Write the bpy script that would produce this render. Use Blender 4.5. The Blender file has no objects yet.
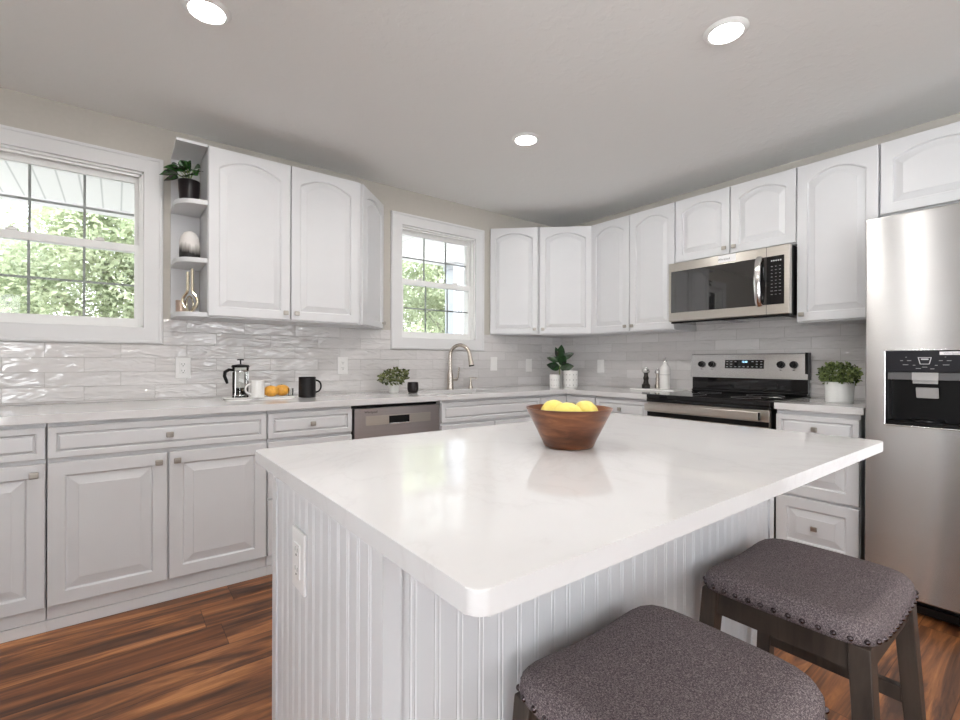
import bpy, bmesh, math, random
from mathutils import Vector, Matrix
random.seed(7)
PI = math.pi
scene = bpy.context.scene
col = scene.collection

# ------------------------------------------------------------------ camera, sky, sun, exposure
YA, XB, H = 3.227, 3.526, 1.1168          # window wall (y), range wall (x), eye height
cd = bpy.data.cameras.new('camera')
cam = bpy.data.objects.new('camera', cd); col.objects.link(cam)
cd.sensor_width = 36; cd.lens = 471.3 * 36 / 960
cd.shift_x = 0.57 / 960; cd.shift_y = 1.8 / 960
cd.clip_start = 0.02; cd.clip_end = 300
cam.matrix_world = Matrix.Translation((0, 0, H)) @ Matrix.Rotation(-0.6564, 4, 'Z') @ Matrix.Rotation(PI / 2, 4, 'X') @ Matrix.Rotation(0.0032, 4, 'Z')
scene.camera = cam

vs = scene.view_settings
vs.view_transform = 'Standard'; vs.look = 'None'; vs.gamma = 1; vs.use_curve_mapping = False
vs.exposure = 1.08

SKY_STRENGTH = 3.2
SUN_STRENGTH = 3.0
DOWNLIGHT_W = 3.5
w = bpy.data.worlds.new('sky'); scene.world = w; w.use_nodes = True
nt = w.node_tree; nt.nodes.clear()
tc = nt.nodes.new('ShaderNodeTexCoord'); sp = nt.nodes.new('ShaderNodeSeparateXYZ'); rp = nt.nodes.new('ShaderNodeValToRGB')
bg = nt.nodes.new('ShaderNodeBackground'); wo = nt.nodes.new('ShaderNodeOutputWorld')
nt.links.new(tc.outputs['Generated'], sp.inputs[0]); mr = nt.nodes.new('ShaderNodeMapRange'); mr.inputs[1].default_value = -1; mr.inputs[2].default_value = 1
nt.links.new(sp.outputs['Z'], mr.inputs[0]); nt.links.new(mr.outputs[0], rp.inputs[0])
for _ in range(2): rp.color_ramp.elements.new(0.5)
for k, (p_, c_) in enumerate(((0.0, (2.0, 2.1, 2.15)), (0.49, (1.85, 1.9, 1.93)), (0.505, (0.95, 0.97, 1.0)), (0.9, (0.72, 0.84, 1.0)))):   # unseen glow added below the horizon to brighten the ceiling, bright sky above
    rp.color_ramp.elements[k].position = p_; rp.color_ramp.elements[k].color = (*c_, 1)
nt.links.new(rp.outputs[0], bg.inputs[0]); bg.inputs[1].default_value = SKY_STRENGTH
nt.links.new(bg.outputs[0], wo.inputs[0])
sl = bpy.data.lights.new('sun', 'SUN'); sl.energy = SUN_STRENGTH; sl.angle = 0.02; sl.color = (1, 0.96, 0.88)
so = bpy.data.objects.new('sun', sl); col.objects.link(so)
so.rotation_euler = Vector((-0.35, -0.42, 0.84)).to_track_quat('Z', 'Y').to_euler()

# ------------------------------------------------------------------ materials
def new_mat(name):
    m = bpy.data.materials.new(name); m.use_nodes = True
    n = m.node_tree.nodes; b = n['Principled BSDF']
    return m, m.node_tree, b
def setp(b, color=None, rough=None, metal=None, spec=None, coat=None, trans=None, ior=None, aniso=None, sheen=None):
    I = b.inputs
    if color is not None: I['Base Color'].default_value = (*color, 1)
    if rough is not None: I['Roughness'].default_value = rough
    if metal is not None: I['Metallic'].default_value = metal
    if spec is not None: I['Specular IOR Level'].default_value = spec
    if coat is not None: I['Coat Weight'].default_value = coat
    if trans is not None: I['Transmission Weight'].default_value = trans
    if ior is not None: I['IOR'].default_value = ior
    if aniso is not None: I['Anisotropic'].default_value = aniso
    if sheen is not None: I['Sheen Weight'].default_value = sheen
def mapping(nt, scale=(1, 1, 1), loc=(0, 0, 0), rot=(0, 0, 0), coord='Object'):
    t = nt.nodes.new('ShaderNodeTexCoord'); m = nt.nodes.new('ShaderNodeMapping')
    m.inputs['Scale'].default_value = scale; m.inputs['Location'].default_value = loc; m.inputs['Rotation'].default_value = rot
    nt.links.new(t.outputs[coord], m.inputs[0]); return m.outputs[0]
def noise(nt, vec, scale, detail=3, rough=0.5, dist=0.0):
    n = nt.nodes.new('ShaderNodeTexNoise'); n.inputs['Scale'].default_value = scale; n.inputs['Detail'].default_value = detail
    n.inputs['Roughness'].default_value = rough; n.inputs['Distortion'].default_value = dist
    nt.links.new(vec, n.inputs['Vector']); return n.outputs['Fac']
def ramp(nt, fac, stops):
    r = nt.nodes.new('ShaderNodeValToRGB'); e = r.color_ramp.elements
    while len(e) < len(stops): e.new(0.5)
    for k, (p, c) in enumerate(stops): e[k].position = p; e[k].color = (*c, 1)
    nt.links.new(fac, r.inputs[0]); return r.outputs[0]
def bump(nt, b, h, strength, dist=0.01):
    k = nt.nodes.new('ShaderNodeBump'); k.inputs['Strength'].default_value = strength; k.inputs['Distance'].default_value = dist
    nt.links.new(h, k.inputs['Height']); nt.links.new(k.outputs[0], b.inputs['Normal']); return k
def mathn(nt, op, a, c=None):
    n = nt.nodes.new('ShaderNodeMath'); n.operation = op
    for i, v in enumerate((a, c)):
        if v is None: continue
        if isinstance(v, (int, float)): n.inputs[i].default_value = v
        else: nt.links.new(v, n.inputs[i])
    return n.outputs[0]
def mixc(nt, mode, fac, a, c):
    n = nt.nodes.new('ShaderNodeMix'); n.data_type = 'RGBA'; n.blend_type = mode
    for sock, v in ((n.inputs[0], fac), (n.inputs[6], a), (n.inputs[7], c)):
        if isinstance(v, (int, float)): sock.default_value = v
        elif isinstance(v, tuple): sock.default_value = (*v, 1)
        else: nt.links.new(v, sock)
    return n.outputs[2]
def simple(name, color, rough=0.5, metal=0, var=0.05, bscale=60, bstr=0.02, **kw):
    m, t, b = new_mat(name); setp(b, color, rough, metal, **kw)
    v = mapping(t)
    f = noise(t, v, bscale * 0.3, 3)
    lo = tuple(c * (1 - var) for c in color); hi = tuple(min(1, c * (1 + var)) for c in color)
    t.links.new(ramp(t, f, [(0.3, lo), (0.7, hi)]), b.inputs['Base Color'])
    if bstr: bump(t, b, noise(t, v, bscale, 3), bstr, 0.002)
    return m
M = {}
M['paint'] = simple('cabinet_white_paint', (0.665, 0.667, 0.68), 0.32, bscale=25, bstr=0.02, var=0.012)
M['cabinet_shade'] = simple('cabinet_gap_dark', (0.10, 0.095, 0.09), 0.8)
M['trimwhite'] = simple('trim_white_paint', (0.72, 0.717, 0.72), 0.38, bscale=25, bstr=0.02, var=0.012)
M['vinyl'] = simple('window_vinyl', (0.84, 0.84, 0.83), 0.4, bstr=0, var=0.01)
M['muntin'] = simple('grey_muntin_bars', (0.30, 0.32, 0.31), 0.45, bstr=0, var=0.03)
M['wall'] = simple('greige_wall_paint', (0.52, 0.49, 0.445), 0.75, bscale=180, bstr=0.05, var=0.015)
M['wallroom'] = simple('pale_wall_paint', (0.84, 0.83, 0.80), 0.75, bscale=180, bstr=0.05, var=0.015)
M['steel_dark'] = simple('dark_metal', (0.015, 0.015, 0.015), 0.4, 0.5)
M['ovenglass'] = simple('dark_mirror_glass', (0.012, 0.012, 0.013), 0.03, bstr=0, var=0.0, spec=0.8, ior=1.8)
M['blackglass'] = simple('black_glass', (0.006, 0.006, 0.007), 0.04, bstr=0, var=0.0)
M['black'] = simple('black_plastic', (0.003, 0.003, 0.0033), 0.3, bstr=0.01, spec=0.25)
M['blackmatte'] = simple('matte_black_ceramic', (0.010, 0.009, 0.010), 0.45, bscale=120, bstr=0.05, spec=0.3)
M['ceramic'] = simple('white_ceramic', (0.82, 0.81, 0.79), 0.25, bstr=0.01, var=0.01)
M['matceramic'] = simple('matte_white_ceramic', (0.78, 0.78, 0.76), 0.55, bscale=90, bstr=0.03, var=0.02)
M['nickel'] = simple('brushed_nickel', (0.62, 0.56, 0.50), 0.25, 1.0, bstr=0.01)
M['pewter'] = simple('pewter_knob', (0.42, 0.39, 0.35), 0.38, 1.0, bscale=150, bstr=0.05)
M['chrome'] = simple('bright_steel', (0.75, 0.75, 0.74), 0.14, 1.0, bstr=0)
M['brass'] = simple('pale_brass', (0.74, 0.67, 0.52), 0.18, 1.0, bstr=0.01)
M['bronze'] = simple('dark_nailhead', (0.10, 0.08, 0.085), 0.22, 1.0, bstr=0)
M['plate'] = simple('white_outlet_plastic', (0.82, 0.81, 0.80), 0.3, bstr=0, var=0.01)
M['slot'] = simple('dark_slot', (0.03, 0.027, 0.027), 0.6, bstr=0)
M['soil'] = simple('dark_potting_soil', (0.03, 0.022, 0.015), 0.95, bscale=200, bstr=0.5)
M['stem'] = simple('green_stem', (0.16, 0.22, 0.06), 0.6)
M['bark'] = simple('tree_bark', (0.24, 0.24, 0.18), 0.9, bscale=20, bstr=0.5, var=0.2)
M['grass'] = simple('lawn_grass', (0.21, 0.205, 0.17), 0.9, bscale=30, bstr=0.3, var=0.25)
M['concrete'] = simple('porch_concrete', (0.34, 0.335, 0.33), 0.8, bscale=40, bstr=0.1, var=0.05)
M['darkpot'] = simple('dark_plum_pot', (0.010, 0.006, 0.007), 0.3, bstr=0.01, spec=0.4)
M['colpaint'] = simple('porch_column_paint', (0.46, 0.48, 0.52), 0.5, bstr=0, var=0.01)
M['silverplastic'] = simple('silver_plastic', (0.42, 0.42, 0.42), 0.35, 0.2, bstr=0)
M['coffee'] = simple('black_coffee', (0.01, 0.006, 0.004), 0.1, bstr=0)
M['copper'] = simple('copper_mercury_glass', (0.55, 0.42, 0.34), 0.3, 0.7)
M['blueled'] = None

def lemit(name, color, s):
    m, t, b = new_mat(name); setp(b, (0.9, 0.9, 0.9), 0.5)
    b.inputs['Emission Color'].default_value = (*color, 1); b.inputs['Emission Strength'].default_value = s
    return m
M['lamp'] = lemit('downlight_lens', (1.0, 0.98, 0.95), 14.0)
M['blueled'] = lemit('blue_clock_digits', (0.25, 0.65, 1.0), 1.6)
M['marks'] = simple('pale_panel_marks', (0.55, 0.56, 0.58), 0.5, bstr=0)
M['dimmarks'] = simple('dim_panel_marks', (0.30, 0.30, 0.31), 0.5, bstr=0)
M['label'] = simple('white_label', (0.86, 0.86, 0.87), 0.4, bstr=0, var=0.0)

def ceiling_mat():
    m, t, b = new_mat('knockdown_ceiling'); setp(b, (0.86, 0.857, 0.845), 0.85)
    v = mapping(t)
    f = noise(t, v, 22, 4, 0.55); r = ramp(t, f, [(0.5, (0, 0, 0)), (0.62, (1, 1, 1))])
    bump(t, b, r, 0.16, 0.004)
    return m
M['ceiling'] = ceiling_mat()

def steel(name, color=(0.62, 0.62, 0.62), rough=0.26, fine=(2, 2, 420), aniso=0.6, bs=(0.05, 0.001)):
    m, t, b = new_mat(name); setp(b, color, rough, 1.0, aniso=aniso)
    v = mapping(t, fine); f = noise(t, v, 1.0, 4, 0.6)
    t.links.new(ramp(t, f, [(0.25, tuple(c * 0.93 for c in color)), (0.75, tuple(min(1, c * 1.05) for c in color))]), b.inputs['Base Color'])
    bump(t, b, f, *bs)
    tg = t.nodes.new('ShaderNodeTangent'); tg.direction_type = 'RADIAL'; tg.axis = 'Z'
    t.links.new(tg.outputs[0], b.inputs['Tangent']); b.inputs['Anisotropic Rotation'].default_value = 0.25
    return m
M['steel'] = steel('brushed_stainless')
M['steelwarm'] = steel('warm_brushed_stainless', (0.63, 0.60, 0.55), 0.3)
M['steelfridge'] = steel('fridge_stainless', (0.60, 0.598, 0.596), 0.265, (1, 1, 1600), aniso=1.0, bs=(0.25, 0.0008))
M['steeldw'] = steel('dishwasher_stainless', (0.50, 0.47, 0.47), 0.3)

def quartz():
    m, t, b = new_mat('white_quartz'); setp(b, rough=0.07, spec=0.55)
    v = mapping(t)
    f1 = noise(t, v, 1.6, 6, 0.62, 1.4); f2 = noise(t, v, 9, 5, 0.6, 0.6)
    d = mathn(t, 'ABSOLUTE', mathn(t, 'SUBTRACT', f1, 0.5))
    vein = ramp(t, d, [(0.0, (0.665, 0.655, 0.655)), (0.012, (0.69, 0.682, 0.682)), (0.05, (0.70, 0.693, 0.693))])
    c = mixc(t, 'MULTIPLY', 0.12, vein, ramp(t, f2, [(0.35, (0.93, 0.93, 0.935)), (0.65, (1, 1, 1))]))
    t.links.new(c, b.inputs['Base Color'])
    return m
M['quartz'] = quartz()

def tile(name, axis, u0):
    m, t, b = new_mat(name); setp(b, rough=0.06, spec=0.8)
    tcn = t.nodes.new('ShaderNodeTexCoord'); s = t.nodes.new('ShaderNodeSeparateXYZ'); t.links.new(tcn.outputs['Object'], s.inputs[0])
    c = t.nodes.new('ShaderNodeCombineXYZ')
    t.links.new(mathn(t, 'SUBTRACT', s.outputs[axis], u0 - 3.06), c.inputs[0]); t.links.new(mathn(t, 'SUBTRACT', s.outputs['Z'], 0.9055 - 0.0755 * 2), c.inputs[1])
    br = t.nodes.new('ShaderNodeTexBrick'); br.offset = 0.5; br.offset_frequency = 2; br.squash = 1
    br.inputs['Scale'].default_value = 1; br.inputs['Brick Width'].default_value = 0.306; br.inputs['Row Height'].default_value = 0.0755
    br.inputs['Mortar Size'].default_value = 0.0014; br.inputs['Mortar Smooth'].default_value = 0.2; br.inputs['Bias'].default_value = 0
    br.inputs['Color1'].default_value = (0.72, 0.70, 0.695, 1); br.inputs['Color2'].default_value = (0.62, 0.60, 0.595, 1); br.inputs['Mortar'].default_value = (0.46, 0.44, 0.43, 1)
    t.links.new(c.outputs[0], br.inputs['Vector'])
    mp = t.nodes.new('ShaderNodeMapping'); mp.inputs['Scale'].default_value = (7.5, 25, 1); mp.inputs['Rotation'].default_value = (0, 0, 0.12)
    t.links.new(c.outputs[0], mp.inputs[0])
    cc = t.nodes.new('ShaderNodeVectorMath'); cc.operation = 'ADD'; t.links.new(mp.outputs[0], cc.inputs[0])
    sc = t.nodes.new('ShaderNodeVectorMath'); sc.operation = 'SCALE'; t.links.new(br.outputs['Color'], sc.inputs[0]); sc.inputs['Scale'].default_value = 40
    t.links.new(sc.outputs[0], cc.inputs[1])
    n1 = noise(t, cc.outputs[0], 1.0, 1, 0.4, 1.4)
    h = mathn(t, 'SUBTRACT', n1, mathn(t, 'MULTIPLY', br.outputs['Fac'], 0.35))
    t.links.new(mixc(t, 'MULTIPLY', 0.2, br.outputs['Color'], ramp(t, n1, [(0.3, (0.9, 0.9, 0.9)), (0.7, (1, 1, 1))])), b.inputs['Base Color'])
    t.links.new(ramp(t, br.outputs['Fac'], [(0.0, (0.035, 0.035, 0.035)), (1.0, (0.7, 0.7, 0.7))]), b.inputs['Roughness'])
    bump(t, b, h, 0.85, 0.0095)
    return m
M['tileA'] = tile('glazed_tile_window_wall', 'X', 0.3252)
M['tileB'] = tile('glazed_tile_range_wall', 'Y', 1.551)

def floor_mat():
    m, t, b = new_mat('hickory_plank_floor'); setp(b, rough=0.38, spec=0.4)
    tcn = t.nodes.new('ShaderNodeTexCoord'); s = t.nodes.new('ShaderNodeSeparateXYZ'); t.links.new(tcn.outputs['Object'], s.inputs[0])
    W, L = 0.181, 1.22
    yy = mathn(t, 'ADD', s.outputs['Y'], 10 * W - (2.257 - 12 * W))
    row = mathn(t, 'FLOOR', mathn(t, 'DIVIDE', yy, W))
    wn = t.nodes.new('ShaderNodeTexWhiteNoise'); wn.noise_dimensions = '1D'; t.links.new(row, wn.inputs['W'])
    xx = mathn(t, 'ADD', mathn(t, 'ADD', s.outputs['X'], 20.0), mathn(t, 'MULTIPLY', wn.outputs['Value'], L))
    colm = mathn(t, 'FLOOR', mathn(t, 'DIVIDE', xx, L))
    wn2 = t.nodes.new('ShaderNodeTexWhiteNoise'); wn2.noise_dimensions = '2D'
    cb = t.nodes.new('ShaderNodeCombineXYZ'); t.links.new(row, cb.inputs[0]); t.links.new(colm, cb.inputs[1]); t.links.new(cb.outputs[0], wn2.inputs['Vector'])
    fy = mathn(t, 'FRACT', mathn(t, 'DIVIDE', yy, W)); fx = mathn(t, 'FRACT', mathn(t, 'DIVIDE', xx, L))
    ey = mathn(t, 'MULTIPLY', mathn(t, 'MINIMUM', fy, mathn(t, 'SUBTRACT', 1.0, fy)), W)
    ex = mathn(t, 'MULTIPLY', mathn(t, 'MINIMUM', fx, mathn(t, 'SUBTRACT', 1.0, fx)), L)
    e = mathn(t, 'MINIMUM', ey, ex)
    gap = ramp(t, mathn(t, 'MULTIPLY', e, 100), [(0.06, (0.35, 0.3, 0.3)), (0.22, (1, 1, 1))])
    cv = t.nodes.new('ShaderNodeCombineXYZ')
    t.links.new(mathn(t, 'MULTIPLY', s.outputs['X'], 1.5), cv.inputs[0]); t.links.new(mathn(t, 'MULTIPLY', s.outputs['Y'], 13), cv.inputs[1])
    t.links.new(mathn(t, 'MULTIPLY', wn2.outputs['Value'], 60), cv.inputs[2])
    g1 = noise(t, cv.outputs[0], 1.0, 6, 0.62, 0.9)
    cv2 = t.nodes.new('ShaderNodeCombineXYZ')
    t.links.new(mathn(t, 'MULTIPLY', s.outputs['X'], 6), cv2.inputs[0]); t.links.new(mathn(t, 'MULTIPLY', s.outputs['Y'], 110), cv2.inputs[1]); t.links.new(wn2.outputs['Value'], cv2.inputs[2])
    g2 = noise(t, cv2.outputs[0], 1.0, 4, 0.6)
    c1 = ramp(t, g1, [(0.34, (0.052, 0.021, 0.012)), (0.45, (0.125, 0.052, 0.025)), (0.54, (0.27, 0.108, 0.040)), (0.66, (0.50, 0.23, 0.092))])
    c2 = mixc(t, 'MULTIPLY', 0.55, c1, ramp(t, g2, [(0.3, (0.6, 0.58, 0.56)), (0.65, (1, 1, 1))]))
    tint = ramp(t, wn2.outputs['Value'], [(0.0, (0.62, 0.50, 0.44)), (0.35, (0.95, 0.9, 0.88)), (1.0, (1.25, 1.2, 1.12))])
    c3 = mixc(t, 'MULTIPLY', 1.0, c2, tint)
    c4 = mixc(t, 'MULTIPLY', 1.0, c3, gap)
    t.links.new(c4, b.inputs['Base Color'])
    hh = mathn(t, 'ADD', mathn(t, 'MULTIPLY', g2, 0.3), gap)
    bump(t, b, hh, 0.12, 0.004)
    return m
M['floor'] = floor_mat()

def fabric():
    m, t, b = new_mat('grey_tweed_fabric'); setp(b, rough=0.95, spec=0.1)
    v1 = mapping(t, (1, 1, 1)); f1 = noise(t, v1, 340, 3, 0.75)
    v2 = mapping(t, (300, 1000, 500)); f2 = noise(t, v2, 1.0, 2, 0.6)
    v3 = mapping(t, (1000, 300, 500)); f3 = noise(t, v3, 1.0, 2, 0.6)
    w_ = mathn(t, 'MAXIMUM', f2, f3)
    mixf = mathn(t, 'ADD', mathn(t, 'MULTIPLY', w_, 0.7), mathn(t, 'MULTIPLY', f1, 0.3))
    t.links.new(ramp(t, mixf, [(0.38, (0.040, 0.030, 0.035)), (0.52, (0.115, 0.092, 0.098)), (0.66, (0.33, 0.285, 0.28))]), b.inputs['Base Color'])
    bump(t, b, mixf, 0.5, 0.0015)
    return m
M['fabric'] = fabric()

def wood(name, stops, sc=(3, 30, 30), rough=0.45, bands=None):
    m, t, b = new_mat(name); setp(b, rough=rough)
    v = mapping(t, sc); f = noise(t, v, 1.0, 5, 0.6, 0.7)
    c = ramp(t, f, stops)
    if bands:
        v2 = mapping(t, bands); f2 = noise(t, v2, 1.0, 1, 0.3)
        c = mixc(t, 'MULTIPLY', 0.8, c, ramp(t, f2, [(0.4, (0.6, 0.5, 0.45)), (0.6, (1.15, 1.1, 1.0))]))
    t.links.new(c, b.inputs['Base Color']); bump(t, b, f, 0.08, 0.002)
    return m
M['stoolwood'] = wood('grey_brown_stool_wood', [(0.3, (0.022, 0.014, 0.010)), (0.7, (0.060, 0.042, 0.031))], (30, 30, 3), 0.5)
M['bowlwood'] = wood('acacia_bowl_wood', [(0.28, (0.050, 0.017, 0.008)), (0.5, (0.17, 0.062, 0.026)), (0.72, (0.33, 0.145, 0.065))], (7, 7, 34), 0.3, bands=(4, 4, 26))

def leafmat(name, c1, c2, rough=0.35, trans=0.25, sc=8):
    m, t, b = new_mat(name); setp(b, rough=rough)
    v = mapping(t); f = noise(t, v, sc, 3)
    c = ramp(t, f, [(0.35, c1), (0.65, c2)]); t.links.new(c, b.inputs['Base Color'])
    if trans:
        o = t.nodes['Material Output']; tr = t.nodes.new('ShaderNodeBsdfTranslucent'); mx = t.nodes.new('ShaderNodeMixShader')
        t.links.new(c, tr.inputs[0]); mx.inputs[0].default_value = trans
        t.links.new(b.outputs[0], mx.inputs[1]); t.links.new(tr.outputs[0], mx.inputs[2]); t.links.new(mx.outputs[0], o.inputs[0])
    return m
M['leaf_dark'] = leafmat('rubber_plant_leaves', (0.003, 0.012, 0.005), (0.018, 0.065, 0.016), 0.25, 0.05, 14)
M['leaf_pothos'] = leafmat('pothos_leaves', (0.008, 0.035, 0.012), (0.05, 0.17, 0.035), 0.25, 0.12, 35)
M['leaf_box'] = leafmat('boxwood_leaves', (0.010, 0.028, 0.006), (0.30, 0.38, 0.13), 0.5, 0.15, 60)
M['leaf_sage'] = leafmat('sage_green_leaves', (0.025, 0.045, 0.014), (0.26, 0.29, 0.11), 0.5, 0.15, 60)
M['leaf_tree'] = leafmat('tree_leaves', (0.24, 0.29, 0.16), (0.58, 0.62, 0.44), 0.6, 0.45, 1.5)
M['orange'] = simple('orange_peel', (0.80, 0.40, 0.06), 0.4, bscale=300, bstr=0.15, var=0.15)
M['lemon'] = simple('lemon_peel', (0.87, 0.72, 0.17), 0.42, bscale=260, bstr=0.15, var=0.06)

def glass(name, tint=(1, 1, 1), ior=1.45):
    m, t, b = new_mat(name); t.nodes.remove(b); o = t.nodes['Material Output']
    tr = t.nodes.new('ShaderNodeBsdfTransparent'); tr.inputs[0].default_value = (*tint, 1)
    gl = t.nodes.new('ShaderNodeBsdfGlossy'); gl.inputs['Roughness'].default_value = 0.01
    fr = t.nodes.new('ShaderNodeFresnel'); fr.inputs[0].default_value = ior; mx = t.nodes.new('ShaderNodeMixShader')
    t.links.new(fr.outputs[0], mx.inputs[0]); t.links.new(tr.outputs[0], mx.inputs[1]); t.links.new(gl.outputs[0], mx.inputs[2]); t.links.new(mx.outputs[0], o.inputs[0])
    return m
M['pane'] = glass('window_pane_glass', (0.985, 0.982, 0.98))
M['clearglass'] = glass('clear_glass', (0.96, 0.97, 0.96), 1.35)

def soffit():
    m, t, b = new_mat('white_soffit_boards'); setp(b, rough=0.6)
    tcn = t.nodes.new('ShaderNodeTexCoord'); s = t.nodes.new('ShaderNodeSeparateXYZ'); t.links.new(tcn.outputs['Object'], s.inputs[0])
    fr = mathn(t, 'FRACT', mathn(t, 'DIVIDE', mathn(t, 'ADD', s.outputs['X'], 10.26), 0.1225))
    t.links.new(ramp(t, fr, [(0.0, (0.42, 0.42, 0.41)), (0.07, (0.74, 0.73, 0.72)), (0.93, (0.74, 0.73, 0.72)), (1.0, (0.42, 0.42, 0.41))]), b.inputs['Base Color'])
    return m
M['soffit'] = soffit()

def gradmat(name, stops, z0, z1, rough=0.6, dist=0.1):
    m, t, b = new_mat(name); setp(b, rough=rough)
    v = mapping(t); s = t.nodes.new('ShaderNodeSeparateXYZ'); t.links.new(v, s.inputs[0])
    v2 = mapping(t, (60, 60, 8)); f = noise(t, v2, 1.0, 3)
    h = mathn(t, 'ADD', mathn(t, 'DIVIDE', mathn(t, 'SUBTRACT', s.outputs['Z'], z0), z1 - z0), mathn(t, 'MULTIPLY', mathn(t, 'SUBTRACT', f, 0.5), dist * 4))
    t.links.new(ramp(t, h, stops), b.inputs['Base Color']); bump(t, b, f, 0.2, 0.004)
    return m
M['geode'] = gradmat('white_and_black_glaze', [(0.22, (0.012, 0.01, 0.01)), (0.38, (0.35, 0.33, 0.31)), (0.55, (0.78, 0.75, 0.72))], 0.0, 0.165)
def crossmat():
    m, t, b = new_mat('white_ceramic_with_small_crosses'); setp(b, rough=0.35)
    tcn = t.nodes.new('ShaderNodeTexCoord'); s = t.nodes.new('ShaderNodeSeparateXYZ'); t.links.new(tcn.outputs['Object'], s.inputs[0])
    ang = mathn(t, 'MULTIPLY', mathn(t, 'ARCTAN2', s.outputs['Y'], s.outputs['X']), 12 / (2 * PI))
    fu = mathn(t, 'ABSOLUTE', mathn(t, 'SUBTRACT', mathn(t, 'FRACT', mathn(t, 'ADD', ang, 20)), 0.5))
    fv = mathn(t, 'ABSOLUTE', mathn(t, 'SUBTRACT', mathn(t, 'FRACT', mathn(t, 'DIVIDE', s.outputs['Z'], 0.045)), 0.5))
    a1 = mathn(t, 'MULTIPLY', mathn(t, 'LESS_THAN', fu, 0.035), mathn(t, 'LESS_THAN', fv, 0.13))
    a2 = mathn(t, 'MULTIPLY', mathn(t, 'LESS_THAN', fu, 0.12), mathn(t, 'LESS_THAN', fv, 0.035))
    k = mathn(t, 'MAXIMUM', a1, a2)
    t.links.new(mixc(t, 'MIX', k, (0.80, 0.79, 0.77), (0.12, 0.11, 0.11)), b.inputs['Base Color'])
    return m
M['crosses'] = crossmat()

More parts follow.
